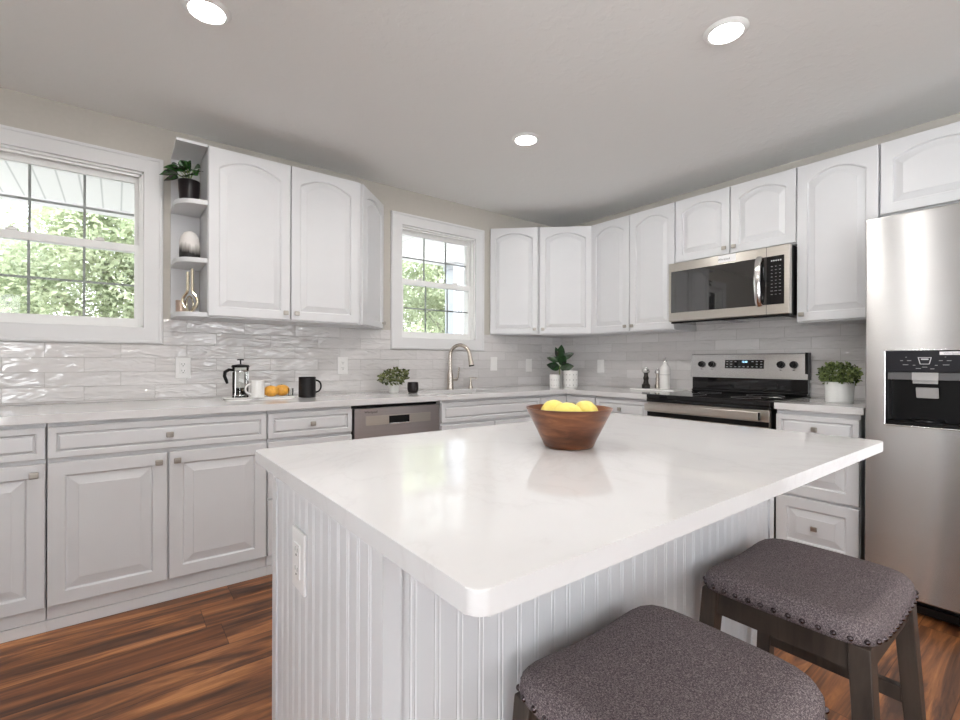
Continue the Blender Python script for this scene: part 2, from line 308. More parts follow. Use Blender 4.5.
# ------------------------------------------------------------------ mesh builder
class MB:
    def __init__(s): s.bm = bmesh.new()
    def _xf(s, vs, m):
        if m is not None: bmesh.ops.transform(s.bm, matrix=m, verts=vs)
    def box(s, x0, x1, y0, y1, z0, z1, bev=0.0, seg=2, m=None):
        r = bmesh.ops.create_cube(s.bm, size=1)
        vs_ = r['verts']
        for v in vs_:
            v.co = Vector(((x0 + x1) / 2 + v.co.x * (x1 - x0), (y0 + y1) / 2 + v.co.y * (y1 - y0), (z0 + z1) / 2 + v.co.z * (z1 - z0)))
        if bev:
            es = list({e for v in vs_ for e in v.link_edges})
            rb = bmesh.ops.bevel(s.bm, geom=es, offset=bev, segments=seg, profile=0.5, affect='EDGES', clamp_overlap=True)
            vs_ = list({v for f in rb['faces'] for v in f.verts} | {v for v in vs_ if v.is_valid})
        s._xf(vs_, m); return s
    def prism(s, pts, z0, z1, m=None, bev=0.0):
        a = [s.bm.verts.new((x, y, z0)) for x, y in pts]; b = [s.bm.verts.new((x, y, z1)) for x, y in pts]
        n = len(pts)
        fs = [s.bm.faces.new(a[::-1]), s.bm.faces.new(b)]
        for i in range(n): fs.append(s.bm.faces.new((a[i], a[(i + 1) % n], b[(i + 1) % n], b[i])))
        if bev:
            es = list({e for f in fs[:2] for e in f.edges})
            bmesh.ops.bevel(s.bm, geom=es, offset=bev, segments=2, profile=0.5, affect='EDGES', clamp_overlap=True)
        s._xf([v for v in a + b if v.is_valid], m); return s
    def lathe(s, prof, n=32, cx=0, cy=0, cz=0, m=None):
        rings = []; vs_ = []
        for r, z in prof:
            if r < 1e-5:
                v = s.bm.verts.new((cx, cy, cz + z)); rings.append([v]); vs_.append(v)
            else:
                R_ = [s.bm.verts.new((cx + r * math.cos(2 * PI * k / n), cy + r * math.sin(2 * PI * k / n), cz + z)) for k in range(n)]
                rings.append(R_); vs_ += R_
        for a, b in zip(rings, rings[1:]):
            for k in range(n):
                k2 = (k + 1) % n
                if len(a) == 1 and len(b) == 1: break
                if len(a) == 1: s.bm.faces.new((a[0], b[k2], b[k]))
                elif len(b) == 1: s.bm.faces.new((a[k], a[k2], b[0]))
                else: s.bm.faces.new((a[k], a[k2], b[k2], b[k]))
        s._xf(vs_, m); return s
    def cyl(s, r, z0, z1, n=24, cx=0, cy=0, m=None, bev=0.0):
        e = min(bev, r * 0.5)
        p = [(0, z0), (r - e, z0), (r, z0 + e), (r, z1 - e), (r - e, z1), (0, z1)] if e else [(0, z0), (r, z0), (r, z1), (0, z1)]
        return s.lathe(p, n, cx, cy, 0, m)
    def tube(s, pts, r, n=12, m=None, closed=False, flat=1.0):
        pts = [Vector(p) for p in pts]; N = len(pts); rings = []; vs_ = []
        rr = r if isinstance(r, (list, tuple)) else [r] * N
        up = None
        for i, p in enumerate(pts):
            if closed: d = (pts[(i + 1) % N] - pts[i - 1]).normalized()
            else: d = (pts[min(i + 1, N - 1)] - pts[max(i - 1, 0)]).normalized()
            if up is None:
                up = Vector((0, 0, 1)) if abs(d.z) < 0.9 else Vector((1, 0, 0))
            up = (up - d * up.dot(d)).normalized(); sd = d.cross(up)
            R_ = [s.bm.verts.new(p + up * math.cos(2 * PI * k / n) * rr[i] + sd * math.sin(2 * PI * k / n) * rr[i] * flat) for k in range(n)]
            rings.append(R_); vs_ += R_
        for i in range(N if closed else N - 1):
            a, b = rings[i], rings[(i + 1) % N]
            for k in range(n): s.bm.faces.new((a[k], a[(k + 1) % n], b[(k + 1) % n], b[k]))
        if not closed: s.bm.faces.new(rings[0][::-1]); s.bm.faces.new(rings[-1])
        s._xf(vs_, m); return s
    def strut(s, p0, p1, wx0, wy0, wx1=None, wy1=None):
        wx1 = wx0 if wx1 is None else wx1; wy1 = wy0 if wy1 is None else wy1
        vs_ = []
        for p, wx, wy in ((p0, wx0, wy0), (p1, wx1, wy1)):
            for a, b in ((-1, -1), (1, -1), (1, 1), (-1, 1)): vs_.append(s.bm.verts.new((p[0] + a * wx / 2, p[1] + b * wy / 2, p[2])))
        fs = [vs_[3::-1], vs_[4:]] + [[vs_[i], vs_[(i + 1) % 4], vs_[4 + (i + 1) % 4], vs_[4 + i]] for i in range(4)]
        F_ = [s.bm.faces.new(f) for f in fs]
        es = list({e for f in F_ for e in f.edges})
        bmesh.ops.bevel(s.bm, geom=es, offset=0.003, segments=2, profile=0.5, affect='EDGES', clamp_overlap=True)
        return s
    def ball(s, c, r, sx=1, sy=1, sz=1, u=20, v=12, m=None):
        k = bmesh.ops.create_uvsphere(s.bm, u_segments=u, v_segments=v, radius=r)
        for q in k['verts']: q.co = Vector((c[0] + q.co.x * sx, c[1] + q.co.y * sy, c[2] + q.co.z * sz))
        s._xf(k['verts'], m); return s
    def leaf(s, p, d, L, W, droop=0.3, fold=0.15, n=4, face=(0, 0, 1)):
        d = Vector(d).normalized(); p = Vector(p)
        sd = d.cross(Vector(face));
        sd = sd.normalized() if sd.length > 1e-3 else Vector((1, 0, 0))
        up = sd.cross(d)
        rows = []
        for i in range(n + 1):
            t = i / n; wv = W * math.sin(PI * min(1, 0.06 + 0.9 * t) ** 0.85) * 0.5
            c = p + d * L * t + Vector((0, 0, -droop * L * t * t))
            if i in (0, n): wv = W * 0.03
            rows.append([s.bm.verts.new(c - sd * wv + up * fold * wv), s.bm.verts.new(c), s.bm.verts.new(c + sd * wv + up * fold * wv)])
        for a, b in zip(rows, rows[1:]):
            s.bm.faces.new((a[0], a[1], b[1], b[0])); s.bm.faces.new((a[1], a[2], b[2], b[1]))
        return s
    def data(s, name, mat, smooth=True, angle=0.6):
        bmesh.ops.recalc_face_normals(s.bm, faces=s.bm.faces)
        me = bpy.data.meshes.new(name); s.bm.to_mesh(me); s.bm.free()
        if smooth:
            me.polygons.foreach_set('use_smooth', [True] * len(me.polygons))
            me.update()
            try: me.set_sharp_from_angle(angle=angle)
            except Exception: pass
        me.materials.append(mat)
        return me
    def build(s, name, mat, parent=None, loc=None, rot=None, smooth=True, angle=0.6):
        me = s.data(name, mat, smooth, angle)
        o = link(name, me, parent, loc, rot)
        if smooth:
            wn = o.modifiers.new('weighted_normals', 'WEIGHTED_NORMAL'); wn.keep_sharp = True; wn.weight = 90
        return o
def link(name, me, parent=None, loc=None, rot=None):
    o = bpy.data.objects.new(name, me); col.objects.link(o)
    if parent is not None: o.parent = parent
    if loc is not None: o.location = loc
    if rot is not None: o.rotation_euler = rot
    return o
def tag(o, label, cat, group=None):
    o['label'] = label; o['category'] = cat
    if group: o['group'] = group
    return o
def thing(name, label, cat, loc=(0, 0, 0), rotz=0, group=None):
    o = bpy.data.objects.new(name, None); col.objects.link(o); o.empty_display_size = 0.05
    o.location = loc; o.rotation_euler = (0, 0, rotz); return tag(o, label, cat, group)
def struct(o, label=None):
    o['kind'] = 'structure'
    if label: o['label'] = label
    return o
def copy_thing(root, loc, rotz, label, name=None):
    r = root.copy(); col.objects.link(r); r.location = loc; r.rotation_euler = (0, 0, rotz); r['label'] = label
    def rec(a, b):
        for ch in list(a.children):
            if ch is b: continue
            c = ch.copy(); col.objects.link(c); c.parent = b; c.matrix_parent_inverse = ch.matrix_parent_inverse.copy()
            rec(ch, c)
    rec(root, r); return r
def text_mesh(name, body, size, mat, parent, loc, rot, ext=0.0003):
    cu = bpy.data.curves.new(name, 'FONT'); cu.body = body; cu.size = size; cu.extrude = ext; cu.align_x = 'CENTER'; cu.align_y = 'CENTER'
    tmp = bpy.data.objects.new(name, cu); col.objects.link(tmp)
    bpy.context.view_layer.update()
    me = bpy.data.meshes.new_from_object(tmp.evaluated_get(bpy.context.evaluated_depsgraph_get()))
    bpy.data.objects.remove(tmp); me.materials.clear(); me.materials.append(mat)
    return link(name, me, parent, loc, rot)
R90 = -PI / 2          # things on the range wall: local front (-Y) turns to face -X

# ------------------------------------------------------------------ room shell
X0, Y0, CZ = -2.3, -3.2, 2.44
T = 0.15
fl = MB().box(X0 - T, XB + T, Y0 - T, YA + T, -0.10, 0.0).build('floor', M['floor']); struct(fl, 'brown hickory plank floor')
ce = MB().box(X0 - T, XB + T, Y0 - T, YA + T, CZ, CZ + 0.12).build('ceiling', M['ceiling']); struct(ce, 'textured pale grey ceiling')
def wall_with_holes(name, axis, c0, c1, a0, a1, holes, mat):
    """wall slab between c0 and c1 on its thin axis, running a0..a1; holes = (s0, s1, z0, z1)"""
    b = MB(); edges = sorted({a0, a1, *[h[0] for h in holes], *[h[1] for h in holes]})
    def add(s0, s1, z0, z1):
        if z1 - z0 < 1e-4: return
        if axis == 'x': b.box(s0, s1, c0, c1, z0, z1)
        else: b.box(c0, c1, s0, s1, z0, z1)
    for s0, s1 in zip(edges, edges[1:]):
        hs = [h for h in holes if h[0] <= s0 + 1e-6 and h[1] >= s1 - 1e-6]
        if not hs: add(s0, s1, 0, CZ)
        else: add(s0, s1, 0, hs[0][2]); add(s0, s1, hs[0][3], CZ)
    return struct(b.build(name, mat, smooth=False))
W1 = (-0.612, 0.122, 1.298, 2.168)
W2 = (1.722, 2.438, 1.298, 2.168)
wall_with_holes('wall_back', 'x', YA, YA + T, X0, XB, [W1, W2], M['wall'])
wall_with_holes('wall_right', 'y', XB, XB + T, Y0, YA + T, [], M['wall'])
W3 = (1.00, 1.13, 0.10, 2.25)
W4 = (1.33, 1.50, 0.10, 2.25)
W5 = (-2.8, -0.3, 0.05, 2.15)  # unseen wide opening, added so daylight fills the room
wall_with_holes('wall_left', 'y', X0 - T, X0, Y0, YA + T, [W5, W3, W4], M['wallroom'])
W6 = (-2.2, -1.1, 0.05, 2.15)  # unseen opening behind the camera, added for fill light
W7 = (0.95, 3.0, 1.0, 1.95)
wall_with_holes('wall_front', 'x', Y0 - T, Y0, X0, XB, [W6, W7], M['wallroom'])

# tile backsplash on both walls (thin slabs, ends under the cabinets)
TZ1 = 1.353
b = MB()
for x0, x1, z1 in ((-0.6995, 0.211, 1.2105), (0.211, 1.637, TZ1), (1.637, 2.523, 1.2085), (2.523, XB - 0.009, TZ1)):
    b.box(x0, x1, YA - 0.008, YA, 0.8975, z1)
struct(b.build('trim_1', M['tileA'], smooth=False), 'glossy grey subway tile backsplash on the window wall')
b = MB(); b.box(XB - 0.008, XB, 0.66, YA - 0.0005, 0.8975, 1.353); b.box(XB - 0.008, XB, 1.078, 1.845, 1.353, 1.42)
struct(b.build('trim_2', M['tileB'], smooth=False), 'glossy grey subway tile backsplash behind the range')

# ------------------------------------------------------------------ windows
def window(name, hole, loc_y, flip=False, cols=3, rows=2, rot=None, casing=0.087, double=True, label=''):
    """double hung window built around local x (width), z up, room side towards -y"""
    s0, s1, z0, z1 = hole
    root = bpy.data.objects.new(name, None); col.objects.link(root); struct(root, label)
    W, Hh = s1 - s0, z1 - z0
    cx = (s0 + s1) / 2
    if rot is None: root.location = (cx, loc_y, z0)
    else: root.location, root.rotation_euler = rot
    c = casing; a = W / 2
    f = MB()
    th = 0.018
    f.box(-a - c, -a + 0.004, -th, 0, -c, Hh + c, 0.004); f.box(a - 0.004, a + c, -th, 0, -c, Hh + c, 0.004)
    f.box(-a, a, -th, 0, Hh - 0.004, Hh + c, 0.004); f.box(-a, a, -th, 0, -c, 0.004, 0.004)
    f.box(-a - c + 0.004, -a - c + 0.02, -th - 0.006, -th + 0.002, -c + .004, Hh + c - .004, 0.003); f.box(a + c - 0.02, a + c - 0.004, -th - 0.006, -th + 0.002, -c + .004, Hh + c - .004, 0.003)
    f.box(-a - c + .01, a + c - .01, -th - 0.006, -th + 0.002, Hh + c - 0.02, Hh + c - 0.004, 0.003); f.box(-a - c + .01, a + c - .01, -th - 0.006, -th + 0.002, -c + 0.004, -c + 0.02, 0.003)
    f.build('window_casing', M['trimwhite'], root)
    j = MB(); e = 0.0015
    j.box(-a + e, -a + 0.014, 0.0, T - 0.004, e, Hh - e); j.box(a - 0.014, a - e, 0.0, T - 0.004, e, Hh - e)
    j.box(-a + e, a - e, 0.0, T - 0.004, Hh - 0.014, Hh - e); j.box(-a + e, a - e, 0.0, T - 0.004, e, 0.014)
    j.box(-a + .012, -a + 0.024, 0.02, 0.032, .012, Hh - .012); j.box(a - 0.024, a - .012, 0.02, 0.032, .012, Hh - .012)
    j.box(-a + .012, a - .012, 0.02, 0.032, Hh - 0.026, Hh - .012)
    j.build('window_jamb', M['vinyl'], root)
    i0, i1 = -a + 0.014, a - 0.014
    mid = Hh * 0.512
    sashes = [('lower_sash', 0.035, 0.060, 0.014, mid + 0.02), ('upper_sash', 0.062, 0.087, mid - 0.02, Hh - 0.014)] if double else [('fixed_sash', 0.04, 0.07, 0.014, Hh - 0.014)]
    for nm, y0, y1, q0, q1 in sashes:
        st = 0.030; s = MB()
        s.box(i0, i0 + st, y0, y1, q0, q1, 0.003); s.box(i1 - st, i1, y0, y1, q0, q1, 0.003)
        s.box(i0 + st - .003, i1 - st + .003, y0, y1, q0, q0 + 0.040, 0.003); s.box(i0 + st - .003, i1 - st + .003, y0, y1, q1 - 0.040, q1, 0.003)
        so_ = s.build(nm, M['vinyl'], root)
        g0, g1, h0, h1 = i0 + st, i1 - st, q0 + 0.04, q1 - 0.04
        ym = (y0 + y1) / 2
        MB().box(g0 - .002, g1 + .002, ym - .002, ym + .002, h0 - .002, h1 + .002).build('window_pane', M['pane'], so_, smooth=False)
        u = MB(); mw = 0.011
        for k in range(1, cols): x = g0 + (g1 - g0) * k / cols; u.box(x - mw / 2, x + mw / 2, ym + .0025, ym + 0.010, h0, h1)
        for k in range(1, rows): z = h0 + (h1 - h0) * k / rows; u.box(g0, g1, ym + .003, ym + 0.0095, z - mw / 2, z + mw / 2)
        if cols > 1: u.build('muntin_grille', M['muntin'], so_)
    if double:
        for sx in (-0.17, 0.17):
            MB().box(sx - 0.022, sx + 0.022, 0.030, 0.050, mid + 0.020, mid + 0.030, 0.003).box(sx - 0.008, sx + 0.02, 0.026, 0.036, mid + 0.028, mid + 0.038, 0.003).build('sash_lock', M['vinyl'], root)
    return root
window('window_1', W1, YA, label='double hung window left of the open corner shelf')
window('window_2', W2, YA, label='double hung window above the kitchen sink')
def side_window(name, hole, cols, rows, label):
    s0, s1, z0, z1 = hole; h = (s0, s1, z0, z1)
    return window(name, h, 0, cols=cols, rows=rows, double=False, rot=((X0, (s0 + s1) / 2, z0), (0, 0, PI / 2)), label=label)
side_window('window_3', W3, 1, 1, 'narrow window in the left wall')
side_window('window_4', W4, 1, 1, 'second narrow window in the left wall')
side_window('fill_window_5', W5, 1, 1, 'unseen wide window added in the left wall for light')
def front_window(name, hole, label):
    s0, s1, z0, z1 = hole
    return window(name, hole, 0, cols=1, double=False, rot=(((s0 + s1) / 2, Y0, z0), (0, 0, PI)), label=label)
front_window('fill_window_6', W6, 'unseen wide window added behind the camera for light')
front_window('window_7', W7, 'second wide window behind the camera')

# ------------------------------------------------------------------ doors and cabinets
def front_panel(name, w_, h_, parent, loc, rot=None, arch=0.0, border=0.055, bevel=0.028, groove=0.006, t=0.02, knob=None, mat=None):
    """raised-panel front; local x 0..w, z 0..h, back at y=0, face at y=-t"""
    bm = bmesh.new(); NA = 26 if arch else 1
    def loop(ins, y):
        pts = []
        x0_, x1_, z0_, z1_ = ins, w_ - ins, ins, h_ - ins
        pts.append((x0_, z0_)); pts.append((x1_, z0_))
        if not arch:
            pts += [(x1_, z1_), (x0_, z1_)]
        else:
            A_ = arch if ins > border * 0.7 else 0.0
            for k in range(NA + 1):
                s_ = k / NA; x = x1_ + (x0_ - x1_) * s_
                if A_:
                    q = math.sin(PI * s_) ** 0.85 if 0 < s_ < 1 else 0.0
                    z = z1_ - A_ * (1 - q)
                else: z = z1_
                pts.append((x, z))
        return [bm.verts.new((x, y, z)) for x, z in pts]
    prof = [(0.0, 0.0), (0.0, -t + 0.004), (0.0012, -t + 0.0012), (0.004, -t), (border - 0.002, -t), (border, -t + 0.001), (border + groove * 0.5, -t + 0.0095), (border + groove, -t + 0.0105), (border + groove + bevel, -t + 0.0020), (border + groove + bevel + 0.001, -t + 0.0008), (border + groove + bevel + 0.003, -t + 0.0005)]
    loops = [loop(i, y) for i, y in prof]
    bm.faces.new(loops[0])
    for a, c in zip(loops, loops[1:]):
        n = len(a)
        for k in range(n): bm.faces.new((a[k], a[(k + 1) % n], c[(k + 1) % n], c[k]))
    bm.faces.new(loops[-1])
    mb = MB(); mb.bm.free(); mb.bm = bm
    o = mb.build(name, mat or M['paint'], parent, loc, rot, smooth=False)
    if knob:
        kx, kz = knob
        k = MB().cyl(0.006, 0, 0.014, 12, m=Matrix.Translation((kx, -t + 0.0005, kz)) @ Matrix.Rotation(PI / 2, 4, 'X'))
        k.box(kx - 0.0145, kx + 0.0145, -t - 0.023, -t - 0.013, kz - 0.0125, kz + 0.0125, 0.0035)
        k.box(kx - 0.009, kx + 0.009, -t - 0.0255, -t - 0.022, kz - 0.0075, kz + 0.0075, 0.0012)
        k.build('knob', M['pewter'], o)
    return o
G = 0.0035
UD = 0.295     # upper cabinet body depth
ZB, ZT = 1.354, 2.287
def upper(name_label, loc, rotz, w_, z0, z1, doors, group='white wall cabinets', depth=UD, archd=0.055):
    t = thing('wall_cabinet', name_label, 'cabinet', loc, rotz, group)
    MB().box(0.0015, w_ - 0.0015, -depth, -0.001, z0, z1, 0.001).build('cabinet_body', M['paint'], t)
    x = 0
    for dw, knob in doors:
        hh = z1 - z0 - 0.012
        kp = None
        if knob == 'R': kp = (dw - G * 2 - 0.028, 0.04)
        if knob == 'L': kp = (0.028, 0.04)
        front_panel('door', dw - 2 * G, hh, t, (x + G, -depth - 0.0005, z0 + 0.008), arch=archd, border=0.052, bevel=0.03, knob=kp)
        x += dw
    return t
BDP = 0.605
KZ = 0.10
def base(label, loc, rotz, w_, fronts, group='white base cabinets', hollow=False):
    """fronts: list of (kind, x0, x1, z0, z1, knob)"""
    t = thing('base_cabinet', label, 'cabinet', loc, rotz, group)
    if hollow:
        s = MB().box(0.0015, 0.018, -BDP, -0.001, 0.048, 0.8595).box(w_ - 0.018, w_ - 0.0015, -BDP, -0.001, 0.048, 0.8595).box(0.018, w_ - 0.018, -BDP, -0.001, 0.048, 0.066)
        s.box(0.018, w_ - 0.018, -0.012, -0.001, 0.066, 0.8595).box(0.018, w_ - 0.018, -BDP, -BDP + 0.015, 0.066, 0.8595); s.build('cabinet_body', M['paint'], t, smooth=False)
    else: MB().box(0.0015, w_ - 0.0015, -BDP, -0.001, 0.048, 0.8595, 0.001).build('cabinet_body', M['paint'], t)
    MB().box(0.0, w_, -BDP - 0.004, -0.02, 0.0005, 0.046, 0.002).build('toe_board', M['paint'], t)
    for kind, x0, x1, z0, z1, knob in fronts:
        small = (z1 - z0) < 0.2
        kp = None
        ww, hh = x1 - x0 - 2 * G, z1 - z0
        if knob == 'C': kp = (ww / 2, hh / 2)
        elif knob == 'R': kp = (ww - 0.032, hh - 0.04)
        elif knob == 'L': kp = (0.032, hh - 0.04)
        front_panel(kind, ww, hh, t, (x0 + G, -BDP - 0.0005, z0), border=0.026 if small else 0.055, bevel=0.008 if small else 0.035, groove=0.004 if small else 0.007, knob=kp)
    return t
DZ = (0.712, 0.843); OZ = (0.105, 0.694)
# window wall, base run
base('white base cabinet at the left picture edge with one drawer and one door', (-0.686, YA, 0), 0, 0.46, [('drawer', 0, .46, *DZ, 'C'), ('door', 0, .46, *OZ, 'R')])
base('white base cabinet left of the island with one wide drawer over two doors', (-0.226, YA, 0), 0, 0.846, [('drawer', 0, .846, *DZ, 'C'), ('door', 0, .417, *OZ, 'R'), ('door', .417, .846, *OZ, 'L')])
base('white drawer base cabinet directly left of the dishwasher', (0.62, YA, 0), 0, 0.462, [('drawer', 0, .462, *DZ, 'C'), ('drawer', 0, .462, .405, .694, 'C'), ('drawer', 0, .462, .105, .392, 'C')])
base('white sink base cabinet below the faucet with a blank front and two doors', (1.690, YA, 0), 0, 0.913, [('false_front', 0, .913, *DZ, None), ('door', 0, .4565, *OZ, 'R'), ('door', .4565, .913, *OZ, 'L')], hollow=True)
# corner base: blind L cabinet
t = thing('base_cabinet', 'white corner base cabinet between the sink cabinet and the range-side drawer', 'cabinet', (XB, YA, 0), 0, 'white base cabinets')
MB().prism([(-0.921, -0.001), (-0.921, -BDP), (-BDP, -BDP), (-BDP, -0.911), (-0.001, -0.911), (-0.001, -0.001)], 0.048, 0.8595).build('cabinet_body', M['paint'], t)
MB().prism([(-0.923, -0.02), (-0.923, -BDP - .004), (-BDP - .004, -BDP - .004), (-BDP - .004, -0.913), (-0.02, -0.913), (-0.02, -0.02)], 0.0005, 0.046).build('toe_board', M['paint'], t)
front_panel('door', 0.290, 0.738, t, (-0.920, -BDP - .0005, 0.105), border=0.05)
front_panel('door', 0.278, 0.738, t, (-BDP - .0005, -BDP - 0.022, 0.105), (0, 0, R90), border=0.05)
# range wall, base run
base('white base cabinet directly left of the range with one drawer over a door', (XB, 2.312, 0), R90, 0.450, [('drawer', 0, .450, *DZ, 'C'), ('door', 0, .450, *OZ, 'L')])
t = base('white three drawer base cabinet between range and refrigerator', (XB, 1.071, 0), R90, 0.378, [('drawer', 0, .378, .700, .835, 'C'), ('drawer', 0, .378, .404, .690, 'C'), ('drawer', 0, .378, .105, .392, 'C')])

# window wall, wall cabinets
upper('white two door wall cabinet between the open shelf and the sink window', (0.389, YA, 0), 0, 0.862, ZB, ZT, [(0.434, 'R'), (0.428, 'L')])
def angled_end(label, origin, sx, knobside):
    """45 degree end cabinet; footprint triangle from the neighbour's side to the wall"""
    t = thing('wall_cabinet', label, 'cabinet', origin, 0, 'white wall cabinets')
    d = UD
    MB().prism([(0, -0.001), (0, -d), (sx * 0.012, -d), (sx * (d + 0.012), -0.003), (sx * (d + 0.012), -0.001)][::1], ZB, ZT).build('cabinet_body', M['paint'], t)
    L = math.hypot(d, d - 0.003) - 0.004
    if sx > 0: p, r = (0.012, -d - 0.0012, ZB + 0.006), (0, 0, PI / 4)
    else: p, r = (-(d + 0.012), -0.005, ZB + 0.006), (0, 0, -PI / 4)
    front_panel('door', L, ZT - ZB - 0.012, t, p, r, arch=0.05, border=0.045, bevel=0.026, knob=(L - 0.026 if knobside == 'R' else 0.026, 0.04))
    return t
angled_end('narrow white wall cabinet angled back to the wall left of the sink window', (1.254, YA, 0), 1, 'R')
angled_end('narrow white wall cabinet angled back to the wall right of the sink window', (XB - 0.6165, YA, 0), -1, 'R')
# diagonal corner wall cabinet
t = thing('wall_cabinet', 'white diagonal wall cabinet filling the corner above the rubber plant', 'cabinet', (XB, YA, 0), 0, 'white wall cabinets')
MB().prism([(-0.001, -0.001), (-0.6145, -0.001), (-0.6145, -UD), (-UD, -0.609), (-0.001, -0.609)], ZB, ZT).build('cabinet_body', M['paint'], t)
dl = Vector((-UD + 0.6145, -0.609 + UD, 0)); LL = dl.length
front_panel('door', LL - 0.008, ZT - ZB - 0.012, t, (-0.6145 + 0.0028 - 0.001, -UD - 0.0028 - 0.001, ZB + 0.006), (0, 0, math.atan2(dl.y, dl.x)), arch=0.05, border=0.05, bevel=0.028, knob=(0.028, 0.04))
# range wall, wall cabinets
upper('white two door wall cabinet left of the microwave', (XB, 2.614, 0), R90, 0.766, ZB, ZT, [(0.384, 'R'), (0.382, 'L')])
upper('white short two door wall cabinet right above the microwave', (XB, 1.847, 0), R90, 0.772, 1.830, ZT, [(0.387, 'R'), (0.385, 'L')], archd=0.045)
upper('white tall single door wall cabinet right of the microwave', (XB, 1.075, 0), R90, 0.385, ZB, ZT, [(0.385, 'L')])
upper('white short two door wall cabinet above the refrigerator', (XB, 0.689, 0), R90, 0.915, 1.895, ZT, [(0.4575, 'R'), (0.4575, 'L')], archd=0.045)

# open corner shelf
t = thing('corner_shelf', 'white open end shelf with rounded boards left of the wall cabinets', 'shelf', (0.245, YA, 0))
w_ = 0.1425; d = 0.312
s = MB().box(0, w_, -0.012, -0.001, ZB, ZT).box(0, w_, -d, -0.012, ZT - 0.016, ZT, 0.002)
s.build('back_panel', M['paint'], t)
def shelf_board(z0, z1):
    rr = 0.10; pts = [(0.0, -0.0125), (0.0, -d + rr + 0.04)]
    for k in range(9): a = PI + (PI / 2) * k / 8; pts.append((rr + rr * math.cos(a), -d + rr + 0.02 + rr * math.sin(a) * 1.1))
    pts += [(w_, -d), (w_, -0.0125)]
    MB().prism(pts, z0, z1, bev=0.003).build('shelf_board', M['paint'], t)
for z in (1.985, 1.672, 1.381): shelf_board(z - 0.026, z)

# ------------------------------------------------------------------ worktops
CT, CB = 0.8965, 0.861
FY = YA - 0.64; FX = XB - 0.64
SX0, SX1, SY0, SY1 = 1.80, 2.33, 2.70, 3.07
wt = MB()
wt.box(0, 1, 0, 1, 0, 1)
bm = MB()
def slab(name, pieces, label):
    """boolean-free slab: list of rectangles sharing faces, merged and bevelled on the outer rim"""
    b = MB(); xs = sorted({p[0] for p in pieces} | {p[1] for p in pieces}); ys = sorted({p[2] for p in pieces} | {p[3] for p in pieces})
    cells = set()
    for i in range(len(xs) - 1):
        for j in range(len(ys) - 1):
            cx, cy = (xs[i] + xs[i + 1]) / 2, (ys[j] + ys[j + 1]) / 2
            if any(p[0] < cx < p[1] and p[2] < cy < p[3] for p in pieces): cells.add((i, j))
    top, bot = {}, {}
    def V(d_, i, j, z):
        if (i, j) not in d_: d_[(i, j)] = b.bm.verts.new((xs[i], ys[j], z))
        return d_[(i, j)]
    for i, j in cells:
        b.bm.faces.new([V(top, *q, CT) for q in ((i, j), (i + 1, j), (i + 1, j + 1), (i, j + 1))])
        b.bm.faces.new([V(bot, *q, CB) for q in ((i, j + 1), (i + 1, j + 1), (i + 1, j), (i, j))])
        for (di, dj, q1, q2) in ((0, -1, (i, j), (i + 1, j)), (1, 0, (i + 1, j), (i + 1, j + 1)), (0, 1, (i + 1, j + 1), (i, j + 1)), (-1, 0, (i, j + 1), (i, j))):
            if (i + di, j + dj) not in cells: b.bm.faces.new((V(bot, *q1, CB), V(bot, *q2, CB), V(top, *q2, CT), V(top, *q1, CT)))
    bmesh.ops.recalc_face_normals(b.bm, faces=b.bm.faces)
    es = [e for e in b.bm.edges if len(e.link_faces) == 2 and e.link_faces[0].normal.dot(e.link_faces[1].normal) < 0.1]
    bmesh.ops.bevel(b.bm, geom=es, offset=0.0025, segments=2, profile=0.5, affect='EDGES', clamp_overlap=True)
    o = b.build(name, M['quartz']); return tag(o, label, 'countertop')
wt.bm.free(); bm.bm.free()
slab('worktop', [(-0.700, SX0, FY, YA - 0.0085), (SX0, SX1, FY, SY0), (SX0, SX1, SY1, YA - 0.0085), (SX1, XB - 0.0085, FY, YA - 0.0085), (FX, XB - 0.0085, 1.861, FY)], 'long white quartz L-shaped worktop under the windows up to the range')
slab('worktop', [(FX, XB - 0.0085, 0.676, 1.073)], 'short white quartz worktop between range and refrigerator')

# sink bowl
t = thing('sink', 'undermount steel sink below the window, seen as a thin dark slit', 'sink', ((SX0 + SX1) / 2, (SY0 + SY1) / 2, CB - 0.001))
a, c = (SX1 - SX0) / 2 + 0.012, (SY1 - SY0) / 2 + 0.012; dp = 0.011
# rim sits right below the slab edge; body hangs inside the sink cabinet
s = MB()
s.box(-a, -a + dp, -c, c, -0.19, 0); s.box(a - dp, a, -c, c, -0.19, 0); s.box(-a + dp, a - dp, -c, -c + dp, -0.19, 0); s.box(-a + dp, a - dp, c - dp, c, -0.19, 0); s.box(-a, a, -c, c, -0.2, -0.19)
s.build('sink_bowl', M['steel'], t)
MB().cyl(0.045, -0.19, -0.186, 20).build('drain', M['chrome'], t)

